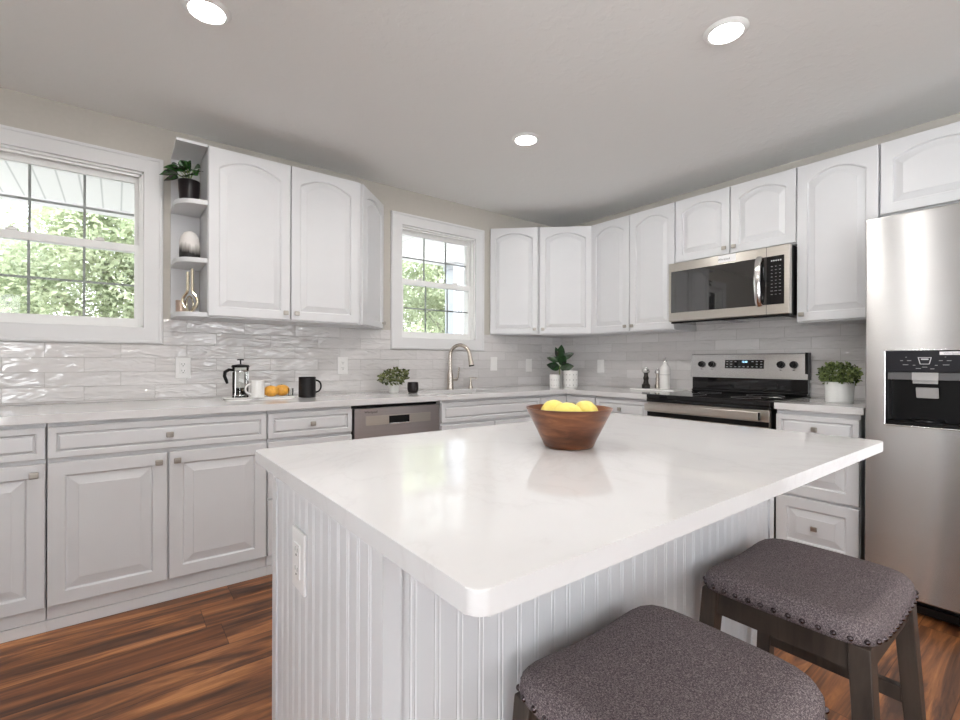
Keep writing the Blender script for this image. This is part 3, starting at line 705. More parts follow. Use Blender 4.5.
# ------------------------------------------------------------------ faucet and soap pump
t = thing('faucet', 'tall brushed nickel gooseneck faucet with side lever behind the sink', 'faucet', (2.130, 3.150, CT), -0.12)
MB().lathe([(0, 0), (0.030, 0), (0.030, 0.006), (0.0265, 0.012), (0.0255, 0.06), (0.024, 0.11), (0.019, 0.14), (0.017, 0.155), (0, 0.155)], 28).build('faucet_body', M['nickel'], t)
sdx, sdy = 0.62, -0.785
pts = [(0, 0, 0.15), (0, 0, 0.268)]
rad = 0.084
for k in range(1, 17):
    an = PI - PI * 0.93 * k / 16; q_ = rad + rad * math.cos(an); pts.append((sdx * q_, sdy * q_, 0.268 + rad * math.sin(an)))
MB().tube(pts, 0.0145, 14).build('spout', M['nickel'], t)
e = Vector(pts[-1]); d = Vector((sdx * 0.2, sdy * 0.2, -1)).normalized()
MB().tube([e - d * 0.004, e + d * 0.02, e + d * 0.055, e + d * 0.095], [0.0155, 0.0165, 0.019, 0.0225], 16).build('spray_head', M['nickel'], t)
MB().tube([e + d * 0.0948, e + d * 0.104], [0.0225, 0.020], 16).build('nozzle', M['black'], t)
MB().tube([(0.018, 0, 0.075), (0.060, 0, 0.078)], 0.013, 14).build('lever_hub', M['nickel'], t)
MB().tube([(0.060, 0, 0.078), (0.070, 0, 0.10), (0.080, 0, 0.175)], [0.010, 0.0075, 0.0065], 10).build('lever', M['nickel'], t)
t = thing('soap_dispenser', 'small brushed nickel soap pump right of the faucet', 'soap pump', (2.335, 3.150, CT))
MB().lathe([(0, 0), (0.021, 0), (0.021, 0.005), (0.015, 0.02), (0.010, 0.045), (0.0085, 0.07), (0, 0.07)], 20).build('pump_body', M['nickel'], t)
MB().tube([(0, 0, 0.0698), (0, 0, 0.086)], 0.006, 10).tube([(-0.01, 0, 0.086), (0.02, -0.01, 0.087), (0.042, -0.03, 0.083)], 0.0055, 10).build('pump_nozzle', M['nickel'], t)

# ------------------------------------------------------------------ dishwasher
t = thing('dishwasher', 'stainless dishwasher with a recessed pocket handle under the worktop', 'dishwasher', (1.086, YA, 0))
Wd = 0.600
MB().box(0.004, Wd - 0.004, -0.575, -0.03, 0.06, 0.853).build('tub', M['black'], t)
MB().box(0.012, Wd - 0.004, -0.612, -0.577, 0.10, 0.838, 0.003).build('door', M['steeldw'], t)
dd = t.children[-1]
s = MB(); s.box(0.082, 0.528, -0.6155, -0.6122, 0.735, 0.792, 0.001); s.build('handle_bar', M['steelwarm'], dd)
s = MB(); s.box(0.232, 0.372, -0.6175, -0.6157, 0.742, 0.786, 0.0006); s.build('handle_pocket', M['black'], dd)
s = MB(); s.box(0.228, 0.376, -0.6195, -0.6157, 0.7355, 0.7415, 0.001); s.build('pocket_lip', M['chrome'], dd)
text_mesh('nameplate', 'Whirlpool', 0.020, M['slot'], dd, (0.115, -0.6125, 0.815), (PI / 2, 0, 0))
MB().box(0.012, Wd - 0.004, -0.56, -0.5, 0.0005, 0.059).build('kick_plate', M['black'], t)

# ------------------------------------------------------------------ range
RY0 = 1.848; RW = 0.766
t = thing('electric_range', 'stainless electric range with black glass cooktop under the microwave', 'range', (XB, RY0, 0), R90)
MB().box(0.006, RW - 0.006, -0.625, -0.035, 0.03, 0.872, 0.002).build('range_body', M['steel_dark'], t)
MB().box(0.0, RW - 0.002, -0.668, -0.034, 0.8730, 0.9035, 0.006).build('cooktop', M['blackglass'], t)
ck = t.children[-1]
for bx, by, r in ((0.2, -0.48, 0.105), (0.56, -0.48, 0.08), (0.2, -0.2, 0.075), (0.56, -0.2, 0.105)):
    MB().lathe([(r - 0.002, 0), (r, 0.0004), (r + 0.002, 0)], 40, bx, by, 0.9036).build('burner_ring', M['dimmarks'], ck)
MB().box(0.0, RW - 0.002, -0.666, -0.626, 0.852, 0.8725, 0.003).build('cooktop_rim', M['blackglass'], t)
s = MB().box(0.003, RW - 0.006, -0.660, -0.627, 0.25, 0.8505, 0.004); s.build('oven_door', M['steelwarm'], t); od = t.children[-1]
MB().box(0.09, RW - 0.09, -0.662, -0.6602, 0.36, 0.74, 0.0008).build('oven_window', M['blackglass'], od)
MB().box(0.0035, RW - 0.0065, -0.6622, -0.6602, 0.755, 0.785, 0.0005).build('door_gap_band', M['black'], od)
s = MB().box(0.012, RW - 0.045, -0.712, -0.694, 0.795, 0.842, 0.004, 3)
for x in (0.05, RW - 0.07): s.box(x - 0.012, x + 0.012, -0.695, -0.659, 0.806, 0.832, 0.003)
s.build('oven_handle', M['steelwarm'], od)
MB().box(RW - 0.0445, RW - 0.036, -0.712, -0.694, 0.796, 0.841, 0.002).build('handle_end_cap', M['black'], od)
MB().box(0.003, RW - 0.006, -0.655, -0.627, 0.06, 0.243, 0.004).build('warming_drawer', M['steelwarm'], t)
MB().box(0.02, RW - 0.02, -0.60, -0.56, 0.0005, 0.059).build('kick_plate', M['black'], t)
# backguard
sy = lambda z: -0.085 + (z - 1.010) * 0.12
bgm = MB()
bgm.prism([(-0.034, 1.010), (-0.088, 1.010), (-0.072, 1.172), (-0.060, 1.180), (-0.034, 1.180)], 0.001, RW - 0.004, m=Matrix(((0, 0, 1, 0), (1, 0, 0, 0), (0, 1, 0, 0), (0, 0, 0, 1))))
bgm.build('control_panel', M['steel'], t); cp = t.children[-1]
MB().box(RW - 0.020, RW - 0.003, -0.0845, -0.033, 1.008, 1.182, 0.001).build('panel_end_cap', M['black'], t)
MB().box(0.004, RW - 0.008, -0.067, -0.034, 0.904, 1.009, 0.002).box(0.004, RW - 0.008, -0.082, -0.034, 0.9035, 0.922, 0.006).build('backguard', M['blackglass'], t)
tilt = math.atan2(0.016, 0.162)
def on_panel(x, z, off=0): return (x, -0.088 + (z - 1.010) * 0.016 / 0.162 - off, z)
for x in (0.082, 0.158, 0.608, 0.682):
    k = MB().cyl(0.023, 0, 0.007, 24).cyl(0.019, 0.007, 0.026, 24, bev=0.003).box(-0.004, 0.004, -0.019, 0.019, 0.024, 0.031, 0.002)
    k.build('control_knob', M['black'], cp, on_panel(x, 1.104), (PI / 2 - tilt, 0.35, 0))
MB().box(-0.128, 0.128, -0.0015, 0.001, -0.030, 0.030).build('display_panel', M['blackglass'], cp, on_panel(0.378, 1.106), (-tilt, 0, 0)); dpn = cp.children[-1]
text_mesh('clock_digits', '12:00', 0.017, M['blueled'], dpn, (0.004, -0.0018, 0.016), (PI / 2, 0, 0))
mk = MB()
for i in range(9):
    for z in (-0.018, 0.0, 0.018):
        x = -0.112 + i * 0.028
        if abs(x) < 0.032 and z > -0.01: continue
        if i in (2, 6) and z == 0.0: continue
        mk.box(x - 0.006, x + 0.006, -0.0021, -0.0016, z - 0.0018, z + 0.0018)
mk.build('button_marks', M['marks'], dpn)
for x in (0.082, 0.158, 0.608, 0.682): MB().box(x - 0.006, x + 0.006, on_panel(x, 1.069)[1] - 0.0005, on_panel(x, 1.069)[1] + 0.001, 1.067, 1.071).build('burner_mark', M['slot'], cp)

# ------------------------------------------------------------------ microwave
t = thing('microwave', 'stainless over-the-range microwave below the short wall cabinet', 'microwave', (XB, 1.846, 0), R90)
MW = 0.768; z0, z1 = 1.405, 1.820; fy = -0.400
MB().box(0.006, MW - 0.004, fy + 0.040, -0.009, z0 - 0.004, z1 - 0.003, 0.003).build('microwave_body', M['black'], t)
s = MB().box(0.0, MW - 0.002, fy, fy + 0.038, z0 + 0.001, z1 - 0.002, 0.005, 3); s.build('door_frame', M['steelwarm'], t); df = t.children[-1]
MB().box(0.022, 0.738, fy - 0.0022, fy + 0.001, z0 + 0.062, z1 - 0.062, 0.001).build('glass_front', M['ovenglass'], df)
MB().box(0.643, 0.736, fy - 0.0034, fy - 0.0020, z0 + 0.064, z1 - 0.064, 0.0005).build('keypad_panel', M['blackglass'], df)
hx = 0.603
hp = []
for k in range(13):
    q = k / 12; hp.append((hx + 0.004 * 0, fy - 0.004 - 0.036 * math.sin(PI * q) ** 0.6, z0 + 0.060 + q * (z1 - z0 - 0.118)))
MB().tube(hp, 0.010, 12, flat=1.9).build('door_handle', M['chrome'], df)
MB().box(0.640, 0.642, fy - 0.0008, fy + 0.001, z0 + 0.002, z1 - 0.003).build('door_seam', M['slot'], df)
mk = MB()
for j in range(9):
    for i in range(3):
        x = 0.672 + i * 0.022; z = z1 - 0.125 - j * 0.021
        sz = 0.0045 if j not in (7,) else 0.007
        mk.box(x - sz, x + sz, fy - 0.0042, fy - 0.0034, z - 0.0016, z + 0.0016)
mk.build('keypad_marks', M['dimmarks'], df); mk = MB()
for i in range(5): mk.box(0.668 + i * 0.012, 0.675 + i * 0.012, fy - 0.0042, fy - 0.0034, z1 - 0.095, z1 - 0.087)
mk.build('clock_display', M['marks'], df)
MB().box(0.352, 0.462, fy - 0.0008, fy + 0.001, z1 - 0.052, z1 - 0.005).build('paper_label', M['label'], df)
text_mesh('nameplate', 'Whirlpool', 0.018, M['slot'], df, (0.388, fy - 0.0012, z1 - 0.032), (PI / 2, 0, 0))
s = MB().box(0.04, 0.34, -0.35, -0.08, z0 - 0.010, z0 - 0.0045, 0.001).box(0.42, 0.72, -0.35, -0.08, z0 - 0.010, z0 - 0.0045, 0.001); s.build('grease_filter', M['steel'], t)
MB().box(0.01, MW - 0.01, fy + 0.02, fy + 0.036, z0 - 0.012, z0 + 0.0005, 0.002).build('vent_lip', M['steel_dark'], t)

# ------------------------------------------------------------------ refrigerator
t = thing('refrigerator', 'tall stainless side by side refrigerator with black door dispenser', 'refrigerator', (XB, 0.640, 0), R90)
FW = 0.905; FR = -0.775
MB().box(0.004, FW - 0.004, -0.70, -0.04, 0.03, 1.765, 0.004).build('fridge_body', M['steel_dark'], t)
dw = 0.395
dx0, dx1, dz0, dz1 = 0.072, 0.335, 0.842, 1.172
# freezer door as a frame around the dispenser opening
def door_with_hole(x0, x1, y0, y1, z0, z1, hx0, hx1, hz0, hz1):
    b = MB(); xs = [x0, hx0, hx1, x1]; zs = [z0, hz0, hz1, z1]; F_, K = {}, {}
    def V(d_, i, j, y):
        if (i, j) not in d_: d_[(i, j)] = b.bm.verts.new((xs[i], y, zs[j]))
        return d_[(i, j)]
    for i in range(3):
        for j in range(3):
            q = ((i, j), (i + 1, j), (i + 1, j + 1), (i, j + 1))
            if (i, j) == (1, 1): continue
            b.bm.faces.new([V(F_, *p, y0) for p in q]); b.bm.faces.new([V(K, *p, y1) for p in q[::-1]])
    def side(p, q): b.bm.faces.new((V(F_, *p, y0), V(F_, *q, y0), V(K, *q, y1), V(K, *p, y1)))
    for k in range(3): side((k, 0), (k + 1, 0)); side((k, 3), (k + 1, 3)); side((0, k), (0, k + 1)); side((3, k), (3, k + 1))
    side((1, 1), (2, 1)); side((1, 2), (2, 2)); side((1, 1), (1, 2)); side((2, 1), (2, 2))
    bmesh.ops.recalc_face_normals(b.bm, faces=b.bm.faces)
    es = [e for e in b.bm.edges if len(e.link_faces) == 2 and e.link_faces[0].normal.dot(e.link_faces[1].normal) < 0.1]
    bmesh.ops.bevel(b.bm, geom=es, offset=0.006, segments=3, profile=0.5, affect='EDGES', clamp_overlap=True)
    return b
door_with_hole(0.0, dw, FR, -0.706, 0.085, 1.780, dx0, dx1, dz0, dz1).build('freezer_door', M['steelfridge'], t); fd = t.children[-1]
MB().box(dw + 0.006, FW, FR, -0.706, 0.085, 1.780, 0.008, 3).build('fridge_door', M['steelfridge'], t); rd = t.children[-1]
for nm_o, x in ((fd, dw - 0.03), (rd, dw + 0.036)):
    MB().tube([(x, FR + 0.002, 0.62), (x, FR - 0.045, 0.65), (x, FR - 0.055, 0.75), (x, FR - 0.055, 1.45), (x, FR - 0.045, 1.55), (x, FR + 0.002, 1.58)], 0.011, 12).build('door_handle', M['chrome'], nm_o)
MB().box(0.02, FW - 0.02, -0.72, -0.66, 0.012, 0.078, 0.004).box(0.10, FW - 0.12, -0.735, -0.715, 0.025, 0.055, 0.002).build('toe_grille', M['black'], t)
for fx_, fy0, zt_ in ((0.05, -0.71, 0.0125), (FW - 0.12, -0.71, 0.0125), (0.05, -0.2, 0.031), (FW - 0.12, -0.2, 0.031)): MB().box(fx_, fx_ + 0.07, fy0, fy0 + 0.07, 0.0005, zt_).build('levelling_foot', M['black'], t)
e = 0.0035
# dispenser housing fills the opening
s = MB(); yb = -0.712
s.box(dx0 + e, dx1 - e, yb, -0.707, dz0 + e, dz1 - e)
s.box(dx0 + e, dx0 + 0.010, FR - 0.001, yb, dz0 + e, dz1 - e, 0.001); s.box(dx1 - 0.010, dx1 - e, FR - 0.001, yb, dz0 + e, dz1 - e, 0.001)
s.box(dx0 + e, dx1 - e, FR - 0.001, yb, dz0 + e, dz0 + 0.018, 0.001)
s.build('dispenser_recess', M['black'], fd)
fr_ = MB(); w2 = 0.005
fr_.box(dx0 - w2, dx1 + w2, FR - 0.003, FR + 0.002, dz1 - 0.001, dz1 + w2, 0.002); fr_.box(dx0 - w2, dx1 + w2, FR - 0.003, FR + 0.002, dz0 - w2, dz0 + 0.001, 0.002)
fr_.box(dx0 - w2, dx0 + 0.001, FR - 0.003, FR + 0.002, dz0 - w2, dz1 + w2, 0.002); fr_.box(dx1 - 0.001, dx1 + w2, FR - 0.003, FR + 0.002, dz0 - w2, dz1 + w2, 0.002)
fr_.build('dispenser_trim', M['chrome'], fd)
zc = 1.078
MB().box(dx0 + 0.002, dx1 - 0.002, FR - 0.004, yb - 0.001, zc, dz1 - 0.002, 0.003).build('dispenser_panel', simple('charcoal_panel', (0.014, 0.014, 0.018), 0.3, bstr=0, spec=0.3), fd); dp_ = fd.children[-1]
MB().box(dx0 + 0.008, dx1 - 0.008, FR + 0.004, yb - 0.0005, zc - 0.034, zc - 0.001, 0.002).build('dispenser_band', simple('dark_smoke_band', (0.12, 0.12, 0.125), 0.2, bstr=0), fd)
cxm = dx0 + 0.132
mk = MB()
mk.box(cxm - 0.021, cxm + 0.021, FR - 0.0048, FR - 0.0042, 1.140, 1.1425).box(cxm - 0.014, cxm + 0.014, FR - 0.0048, FR - 0.0042, 1.112, 1.1145)
mk.box(cxm - 0.0015, cxm + 0.0015, FR - 0.0048, FR - 0.0042, -0.015, 0.015, m=Matrix.Translation((cxm - 0.0175, 0, 1.1275)) @ Matrix.Rotation(-0.22, 4, 'Y') @ Matrix.Translation((-cxm, 0, 0)))
mk.box(cxm - 0.0015, cxm + 0.0015, FR - 0.0048, FR - 0.0042, -0.015, 0.015, m=Matrix.Translation((cxm + 0.0175, 0, 1.1275)) @ Matrix.Rotation(0.22, 4, 'Y') @ Matrix.Translation((-cxm, 0, 0)))
mk.box(cxm - 0.012, cxm + 0.012, FR - 0.0048, FR - 0.0042, 1.131, 1.137)
mk.build('cup_symbol', M['marks'], dp_)
mk = MB()
for dx_, z, ww in ((-0.075, 1.128, .007), (-0.05, 1.128, .010), (0.05, 1.128, .008), (0.075, 1.128, .010), (-0.062, 1.110, .013), (-0.034, 1.108, .006), (0.0, 1.100, .012), (0.036, 1.108, .006), (0.066, 1.110, .014), (-0.06, 1.143, .003), (0.064, 1.143, .003), (-0.02, 1.094, .012), (0.024, 1.093, .009)):
    mk.box(cxm + dx_ - ww / 2 * 1.4, cxm + dx_ + ww / 2 * 1.4, FR - 0.0048, FR - 0.0042, z - 0.0014, z + 0.0014)
mk.build('button_marks', M['dimmarks'], dp_)
MB().box(dx1 - 0.085, dx1 - 0.012, FR - 0.0055, FR - 0.0042, 1.152, 1.166, 0.001).build('nameplate', M['label'], dp_)
text_mesh('nameplate_text', 'Whirlpool', 0.012, M['dimmarks'], dp_, (dx1 - 0.048, FR - 0.0058, 1.159), (PI / 2, 0, 0))
MB().box(cxm - 0.042, cxm + 0.042, FR + 0.000, FR + 0.0035, zc - 0.036, zc - 0.001, 0.001).box(cxm - 0.040, cxm + 0.040, FR + 0.004, FR + 0.014, zc - 0.05, zc - 0.036, 0.002).build('chute_cover', M['silverplastic'], fd)
s = MB(); s.box(-0.036, 0.036, -0.004, 0.004, -0.048, 0, 0.003); s.build('dispenser_paddle', M['silverplastic'], fd, (cxm + 0.004, FR + 0.018, zc - 0.066), (0.25, 0, 0))
pr = [(cxm - 0.055 + 0.11 * k / 12, FR + 0.030 - 0.026 * math.sin(PI * k / 12)) for k in range(13)]
MB().prism(pr + [(cxm + 0.055, yb - 0.001), (cxm - 0.055, yb - 0.001)], dz0 + 0.019, dz0 + 0.028, bev=0.001).build('drip_tray', M['black'], fd)

# ------------------------------------------------------------------ island
IX0, IX1, IY0, IY1 = 0.271, 1.722, 0.356, 1.270
BX0, BX1, BY0, BY1 = 0.288, 1.585, 0.588, 1.158
t = thing('kitchen_island', 'white beadboard kitchen island with a white quartz top', 'kitchen island', (0, 0, 0))
def groove_line(a0, a1, pitch, off0):
    """profile along a wall: list of (s, depth) with pairs of shallow beads"""
    out = [(a0, 0)]; s_ = a0 + off0
    while s_ < a1 - 0.006:
        out += [(s_, 0), (s_ + 0.002, 0.0013), (s_ + 0.004, 0.0), (s_ + 0.008, 0.0), (s_ + 0.010, 0.0013), (s_ + 0.012, 0)] if s_ < a1 - 0.016 else []
        s_ += pitch
    out.append((a1, 0)); return out
pts = []
cw = 0.030
g = groove_line(BX0 + cw, BX1 - cw, 0.041, 0.014)
pts += [(BX0 + cw, BY0 + 0.004)] + [(s_, BY0 + 0.004 + d_) for s_, d_ in g[1:-1]] + [(BX1 - cw, BY0 + 0.004)]
pts += [(BX1 - cw, BY0 + 0.012), (BX1 - 0.012, BY0 + cw), (BX1 - 0.004, BY0 + cw)]
g = groove_line(BY0 + cw, BY1 - cw, 0.041, 0.014)
pts += [(BX1 - 0.004 - d_, s_) for s_, d_ in g[1:-1]] + [(BX1 - 0.004, BY1 - cw), (BX1 - 0.012, BY1 - cw)]
pts += [(BX1 - 0.012, BY1 - 0.004), (BX0 + 0.012, BY1 - 0.004), (BX0 + 0.012, BY1 - cw)]
g = groove_line(BY0 + cw, BY1 - cw, 0.041, 0.014)
pts += [(BX0 + 0.004 + d_, s_) for s_, d_ in [(BY1 - cw, 0)] + g[1:-1][::-1] + [(BY0 + cw, 0)]] + [(BX0 + 0.012, BY0 + cw), (BX0 + cw, BY0 + 0.012)]
MB().prism(pts, 0.001, 0.860).build('beadboard_body', M['paint'], t, smooth=False)
for cx_, cy_, ax, ay in ((BX0, BY0, 1, 1), (BX1, BY0, -1, 1), (BX0, BY1, 1, -1), (BX1, BY1, -1, -1)):
    s = MB(); g_ = 0.0004; th_ = 0.0115
    lp = [(0, 0), (cw - g_, 0), (cw - g_, th_), (th_, th_), (th_, cw - g_), (0, cw - g_)]
    s.prism([(cx_ + ax * x, cy_ + ay * y) for x, y in lp], 0.001, 0.868, bev=0.001)
    s.build('corner_trim', M['paint'], t, smooth=False)
dwid = (BX1 - BX0 - 2 * cw) / 3
for k in range(3):
    front_panel('door', dwid - 0.006, 0.70, t, (BX1 - cw - k * dwid - 0.003, BY1 - 0.0035, 0.11), (0, 0, PI), knob=(0.04 if k else dwid - 0.04, 0.65))
# quartz top with rounded corners
rr = 0.018; pts = []
for (cx_, cy_, a0) in ((IX1 - rr, IY1 - rr, 0), (IX0 + rr, IY1 - rr, PI / 2), (IX0 + rr, IY0 + rr, PI), (IX1 - rr, IY0 + rr, 3 * PI / 2)):
    for k in range(7): a = a0 + PI / 2 * k / 6; pts.append((cx_ + rr * math.cos(a), cy_ + rr * math.sin(a)))
s = MB(); s.prism(pts, 0.869, 0.8965, bev=0.003); s.build('island_top', M['quartz'], t, angle=0.5)

# ------------------------------------------------------------------ outlets and switches
def plate(label, loc, rotz, kind, group='white wall plates'):
    t = thing('electrical_outlet' if kind == 'outlet' else 'wall_switch', label, 'outlet' if kind == 'outlet' else 'switch', loc, rotz, group)
    MB().box(-0.0375, 0.0375, -0.006, 0, -0.060, 0.060, 0.0025).build('cover_plate', M['plate'], t)
    if kind == 'outlet':
        s = MB().box(-0.017, 0.017, -0.0085, -0.0055, -0.034, 0.034, 0.002); s.build('receptacle', M['plate'], t); rc = t.children[-1]
        s = MB()
        for z in (-0.019, 0.019):
            s.box(-0.0075, -0.0055, -0.0089, -0.0082, z - 0.001, z + 0.008); s.box(0.0055, 0.0075, -0.0089, -0.0082, z - 0.001, z + 0.007)
            s.cyl(0.0026, 0, 0.0006, 10, m=Matrix.Translation((0, -0.0084, z - 0.007)) @ Matrix.Rotation(PI / 2, 4, 'X'))
        s.build('slots', M['slot'], rc)
    else:
        MB().box(-0.0165, 0.0165, -0.0095, -0.0055, -0.033, 0.033, 0.002).build('rocker', M['plate'], t)
    return t
yp = YA - 0.0083
plate('white outlet on the tile just left of the french press', (0.3065, yp, 1.076), 0, 'outlet')
plate('white outlet on the tile above right of the black mug', (1.262, yp, 1.087), 0, 'outlet')
plate('white rocker switch on the tile right of the soap pump', (2.637, yp, 1.100), 0, 'switch')
plate('white rocker switch on the window wall just left of the rubber plant', (3.062, yp, 1.086), 0, 'switch')
plate('white rocker switch on the range wall right of the rubber plant', (XB - 0.0083, 2.742, 1.080), R90, 'switch')
plate('white outlet on the left end of the island', (BX0 + 0.0037, 0.960, 0.722), R90, 'outlet')

# ------------------------------------------------------------------ ceiling lights
def downlight(x, y, label):
    t = thing('recessed_light', label, 'ceiling light', (x, y, CZ - 0.0005), 0, 'round recessed ceiling lights')
    MB().lathe([(0.062, -0.010), (0.068, -0.011), (0.081, -0.003), (0.083, 0.0), (0.062, 0.0)] , 40).build('trim_ring', M['vinyl'], t)
    MB().lathe([(0, -0.0065), (0.061, -0.0065), (0.061, -0.001), (0, -0.001)], 40).build('lens', M['lamp'], t)
    ld = bpy.data.lights.new('downlight_beam', 'AREA'); ld.shape = 'DISK'; ld.size = 0.12; ld.energy = DOWNLIGHT_W; ld.color = (1, 0.965, 0.92)
    lo = bpy.data.objects.new('downlight_beam', ld); col.objects.link(lo); lo.parent = t; lo.location = (0, 0, -0.012)
downlight(0.267, 2.037, 'lit round ceiling light at the upper left')
downlight(1.925, 0.893, 'lit round ceiling light at the upper right in front of the refrigerator')
downlight(1.922, 2.050, 'lit round ceiling light farthest away in front of the sink corner')
downlight(0.267, 0.893, 'round ceiling light out of frame above the camera')
downlight(0.267, -0.9, 'unseen round ceiling light added behind the camera')  # extra lamp out of view, added to light the room
downlight(1.925, -0.9, 'unseen round ceiling light added behind the camera near the refrigerator side')  # second extra lamp out of view, also added for light

# ------------------------------------------------------------------ stools
def make_stool():
    t = thing('counter_stool', 'grey', 'stool', (0, 0, 0), 0, 'upholstered counter stools')
    W, D_, ZE = 0.188, 0.165, 0.594
    def sad(x): return 0.018 * (x / W) ** 2
    b = MB(); prof = [(0.90, -0.002), (0.985, 0.0), (1.0, 0.005), (1.004, 0.013), (0.99, 0.023), (0.95, 0.032), (0.86, 0.039), (0.68, 0.044), (0.45, 0.0465), (0.22, 0.047)]
    NP = 64; loops = []
    def rrect(a):
        c_, s_ = math.cos(a), math.sin(a); n = 7.0
        r_ = (abs(c_) ** n + abs(s_) ** n) ** (-1 / n); return r_ * c_, r_ * s_
    for sc_, z in prof:
        L_ = []
        for k in range(NP):
            u_, v_ = rrect(2 * PI * (k + 0.5) / NP)
            if sc_ < 0.6:
                f = sc_ / 0.6; q = 2 * PI * (k + 0.5) / NP; u_ = u_ * f + math.cos(q) * 1.1 * (1 - f); v_ = v_ * f + math.sin(q) * 1.1 * (1 - f)
            x, y = u_ * W * sc_, v_ * D_ * sc_
            k_ = max(0.0, min(1.0, z / 0.035))
            L_.append(b.bm.verts.new((x, y, ZE + z + sad(x) * (0.25 + 0.75 * k_) - 0.004 * (y / D_) ** 2 * k_)))
        loops.append(L_)
    for a_, c_ in zip(loops, loops[1:]):
        for k in range(NP): b.bm.faces.new((a_[k], a_[(k + 1) % NP], c_[(k + 1) % NP], c_[k]))
    ctr = b.bm.verts.new((0, 0, ZE + 0.0472))
    for k in range(NP): b.bm.faces.new((loops[-1][k], loops[-1][(k + 1) % NP], ctr))
    b.bm.faces.new(loops[0][::-1])
    seat = b.build('seat', M['fabric'], t, angle=1.2)
    # nailheads
    nm_ = MB().lathe([(0, 0.0042), (0.0027, 0.0035), (0.0046, 0.0016), (0.0052, -0.001)], 10).data('nailhead', M['bronze'])
    samples = []
    for k in range(720):
        u_, v_ = rrect(2 * PI * k / 720); samples.append(Vector((u_ * W * 1.006, v_ * D_ * 1.006)))
    acc = 0; pts_ = []; P = samples[0]; total = sum((samples[i] - samples[i - 1]).length for i in range(720)); n_ = 52; step = total / n_
    nxt = 0
    for i in range(720):
        if acc >= nxt: pts_.append(i); nxt += step
        acc += (samples[(i + 1) % 720] - samples[i]).length
    for i in pts_:
        p = samples[i]; tn = (samples[(i + 1) % 720] - samples[i - 1]).normalized(); nrm = Vector((tn.y, -tn.x, 0))
        link('nailhead', nm_, seat, (p.x, p.y, ZE + 0.0090 + sad(p.x) * 0.4), nrm.to_track_quat('Z', 'Y').to_euler())
    # frame
    tx, ty, bx_, by_ = W - 0.030, D_ - 0.028, W + 0.004, D_ + 0.010
    def at(sx, sy, z):
        q = z / ZE; return (sx * (bx_ + (tx - bx_) * q), sy * (by_ + (ty - by_) * q), z)
    for sx in (-1, 1):
        for sy in (-1, 1):
            MB().strut(at(sx, sy, 0.0005), at(sx, sy, ZE + 0.004), 0.032, 0.030, 0.040, 0.036).build('leg', M['stoolwood'], t)
    for sx in (-1, 1):
        a_ = at(sx, 0, 0.565)
        MB().box(a_[0] - 0.011, a_[0] + 0.011, -ty + 0.014, ty - 0.014, 0.545, ZE - 0.0005, 0.002).build('apron', M['stoolwood'], t)
        a_ = at(sx, 1, 0.37)
        MB().box(a_[0] - 0.010, a_[0] + 0.010, -a_[1] + 0.012, a_[1] - 0.012, 0.345, 0.380, 0.002).build('stretcher', M['stoolwood'], t)
    for sy in (-1, 1):
        a_ = at(0, sy, 0.565)
        MB().box(-tx + 0.016, tx - 0.016, a_[1] - 0.011, a_[1] + 0.011, 0.545, ZE - 0.0005, 0.002).build('apron', M['stoolwood'], t)
        z = 0.215 if sy < 0 else 0.215; a_ = at(1, sy, z)
        MB().box(-a_[0] + 0.012, a_[0] - 0.012, a_[1] - 0.010, a_[1] + 0.010, z - 0.018, z + 0.018, 0.002).build('footrest', M['stoolwood'], t)
    return t
st = make_stool()
st['label'] = 'grey upholstered saddle stool nearest the camera at the bottom picture edge'
st.location = (0.672, 0.396, 0)
copy_thing(st, (1.255, 0.396, 0), 0, 'grey upholstered saddle stool beside the refrigerator with its legs in view')

# ------------------------------------------------------------------ fruit bowl on the island
t = thing('wooden_bowl', 'tapered brown wooden bowl standing on the island', 'bowl', (0.938, 0.834, CT))
MB().lathe([(0, 0), (0.058, 0), (0.064, 0.004), (0.072, 0.022), (0.110, 0.098), (0.111, 0.102), (0.107, 0.102), (0.102, 0.094), (0.064, 0.020), (0.05, 0.014), (0, 0.013)], 56).build('bowl_shell', M['bowlwood'], t)
def lemon(loc, rot, label):
    b = MB().lathe([(0, -0.044), (0.005, -0.043), (0.009, -0.037), (0.022, -0.028), (0.030, -0.012), (0.0315, 0.004), (0.027, 0.020), (0.016, 0.032), (0.007, 0.037), (0.005, 0.042), (0, 0.043)], 24)
    o = b.build('lemon', M['lemon'], None, loc, rot, angle=1.5); tag(o, label, 'lemon', 'lemons in the wooden bowl'); return o
bx, by = 0.938, 0.834
Fv = Vector((0.610, 0.792)); Rv = Vector((0.792, -0.610))
def bl(r_, f_): return bx + Rv.x * r_ + Fv.x * f_, by + Rv.y * r_ + Fv.y * f_
for (r_, f_, lb) in ((-0.012, -0.0465, 'middle and nearest of the three lemons rising above the bowl rim'), (0.0463, 0.0128, 'rightmost of the three lemons rising above the bowl rim'), (-0.0343, 0.0337, 'leftmost of the three lemons rising above the bowl rim')):
    x_, y_ = bl(r_, f_); az = math.atan2(y_ - by, x_ - bx)
    lemon((x_, y_, CT + 0.0875), (PI / 2, 0, az), lb.replace('lemons', 'yellow lemons'))
lemon((bx, by, CT + 0.0460), (PI / 2, 0, 0.4), 'lowest yellow lemon lying at the bottom of the wooden bowl beneath the others')

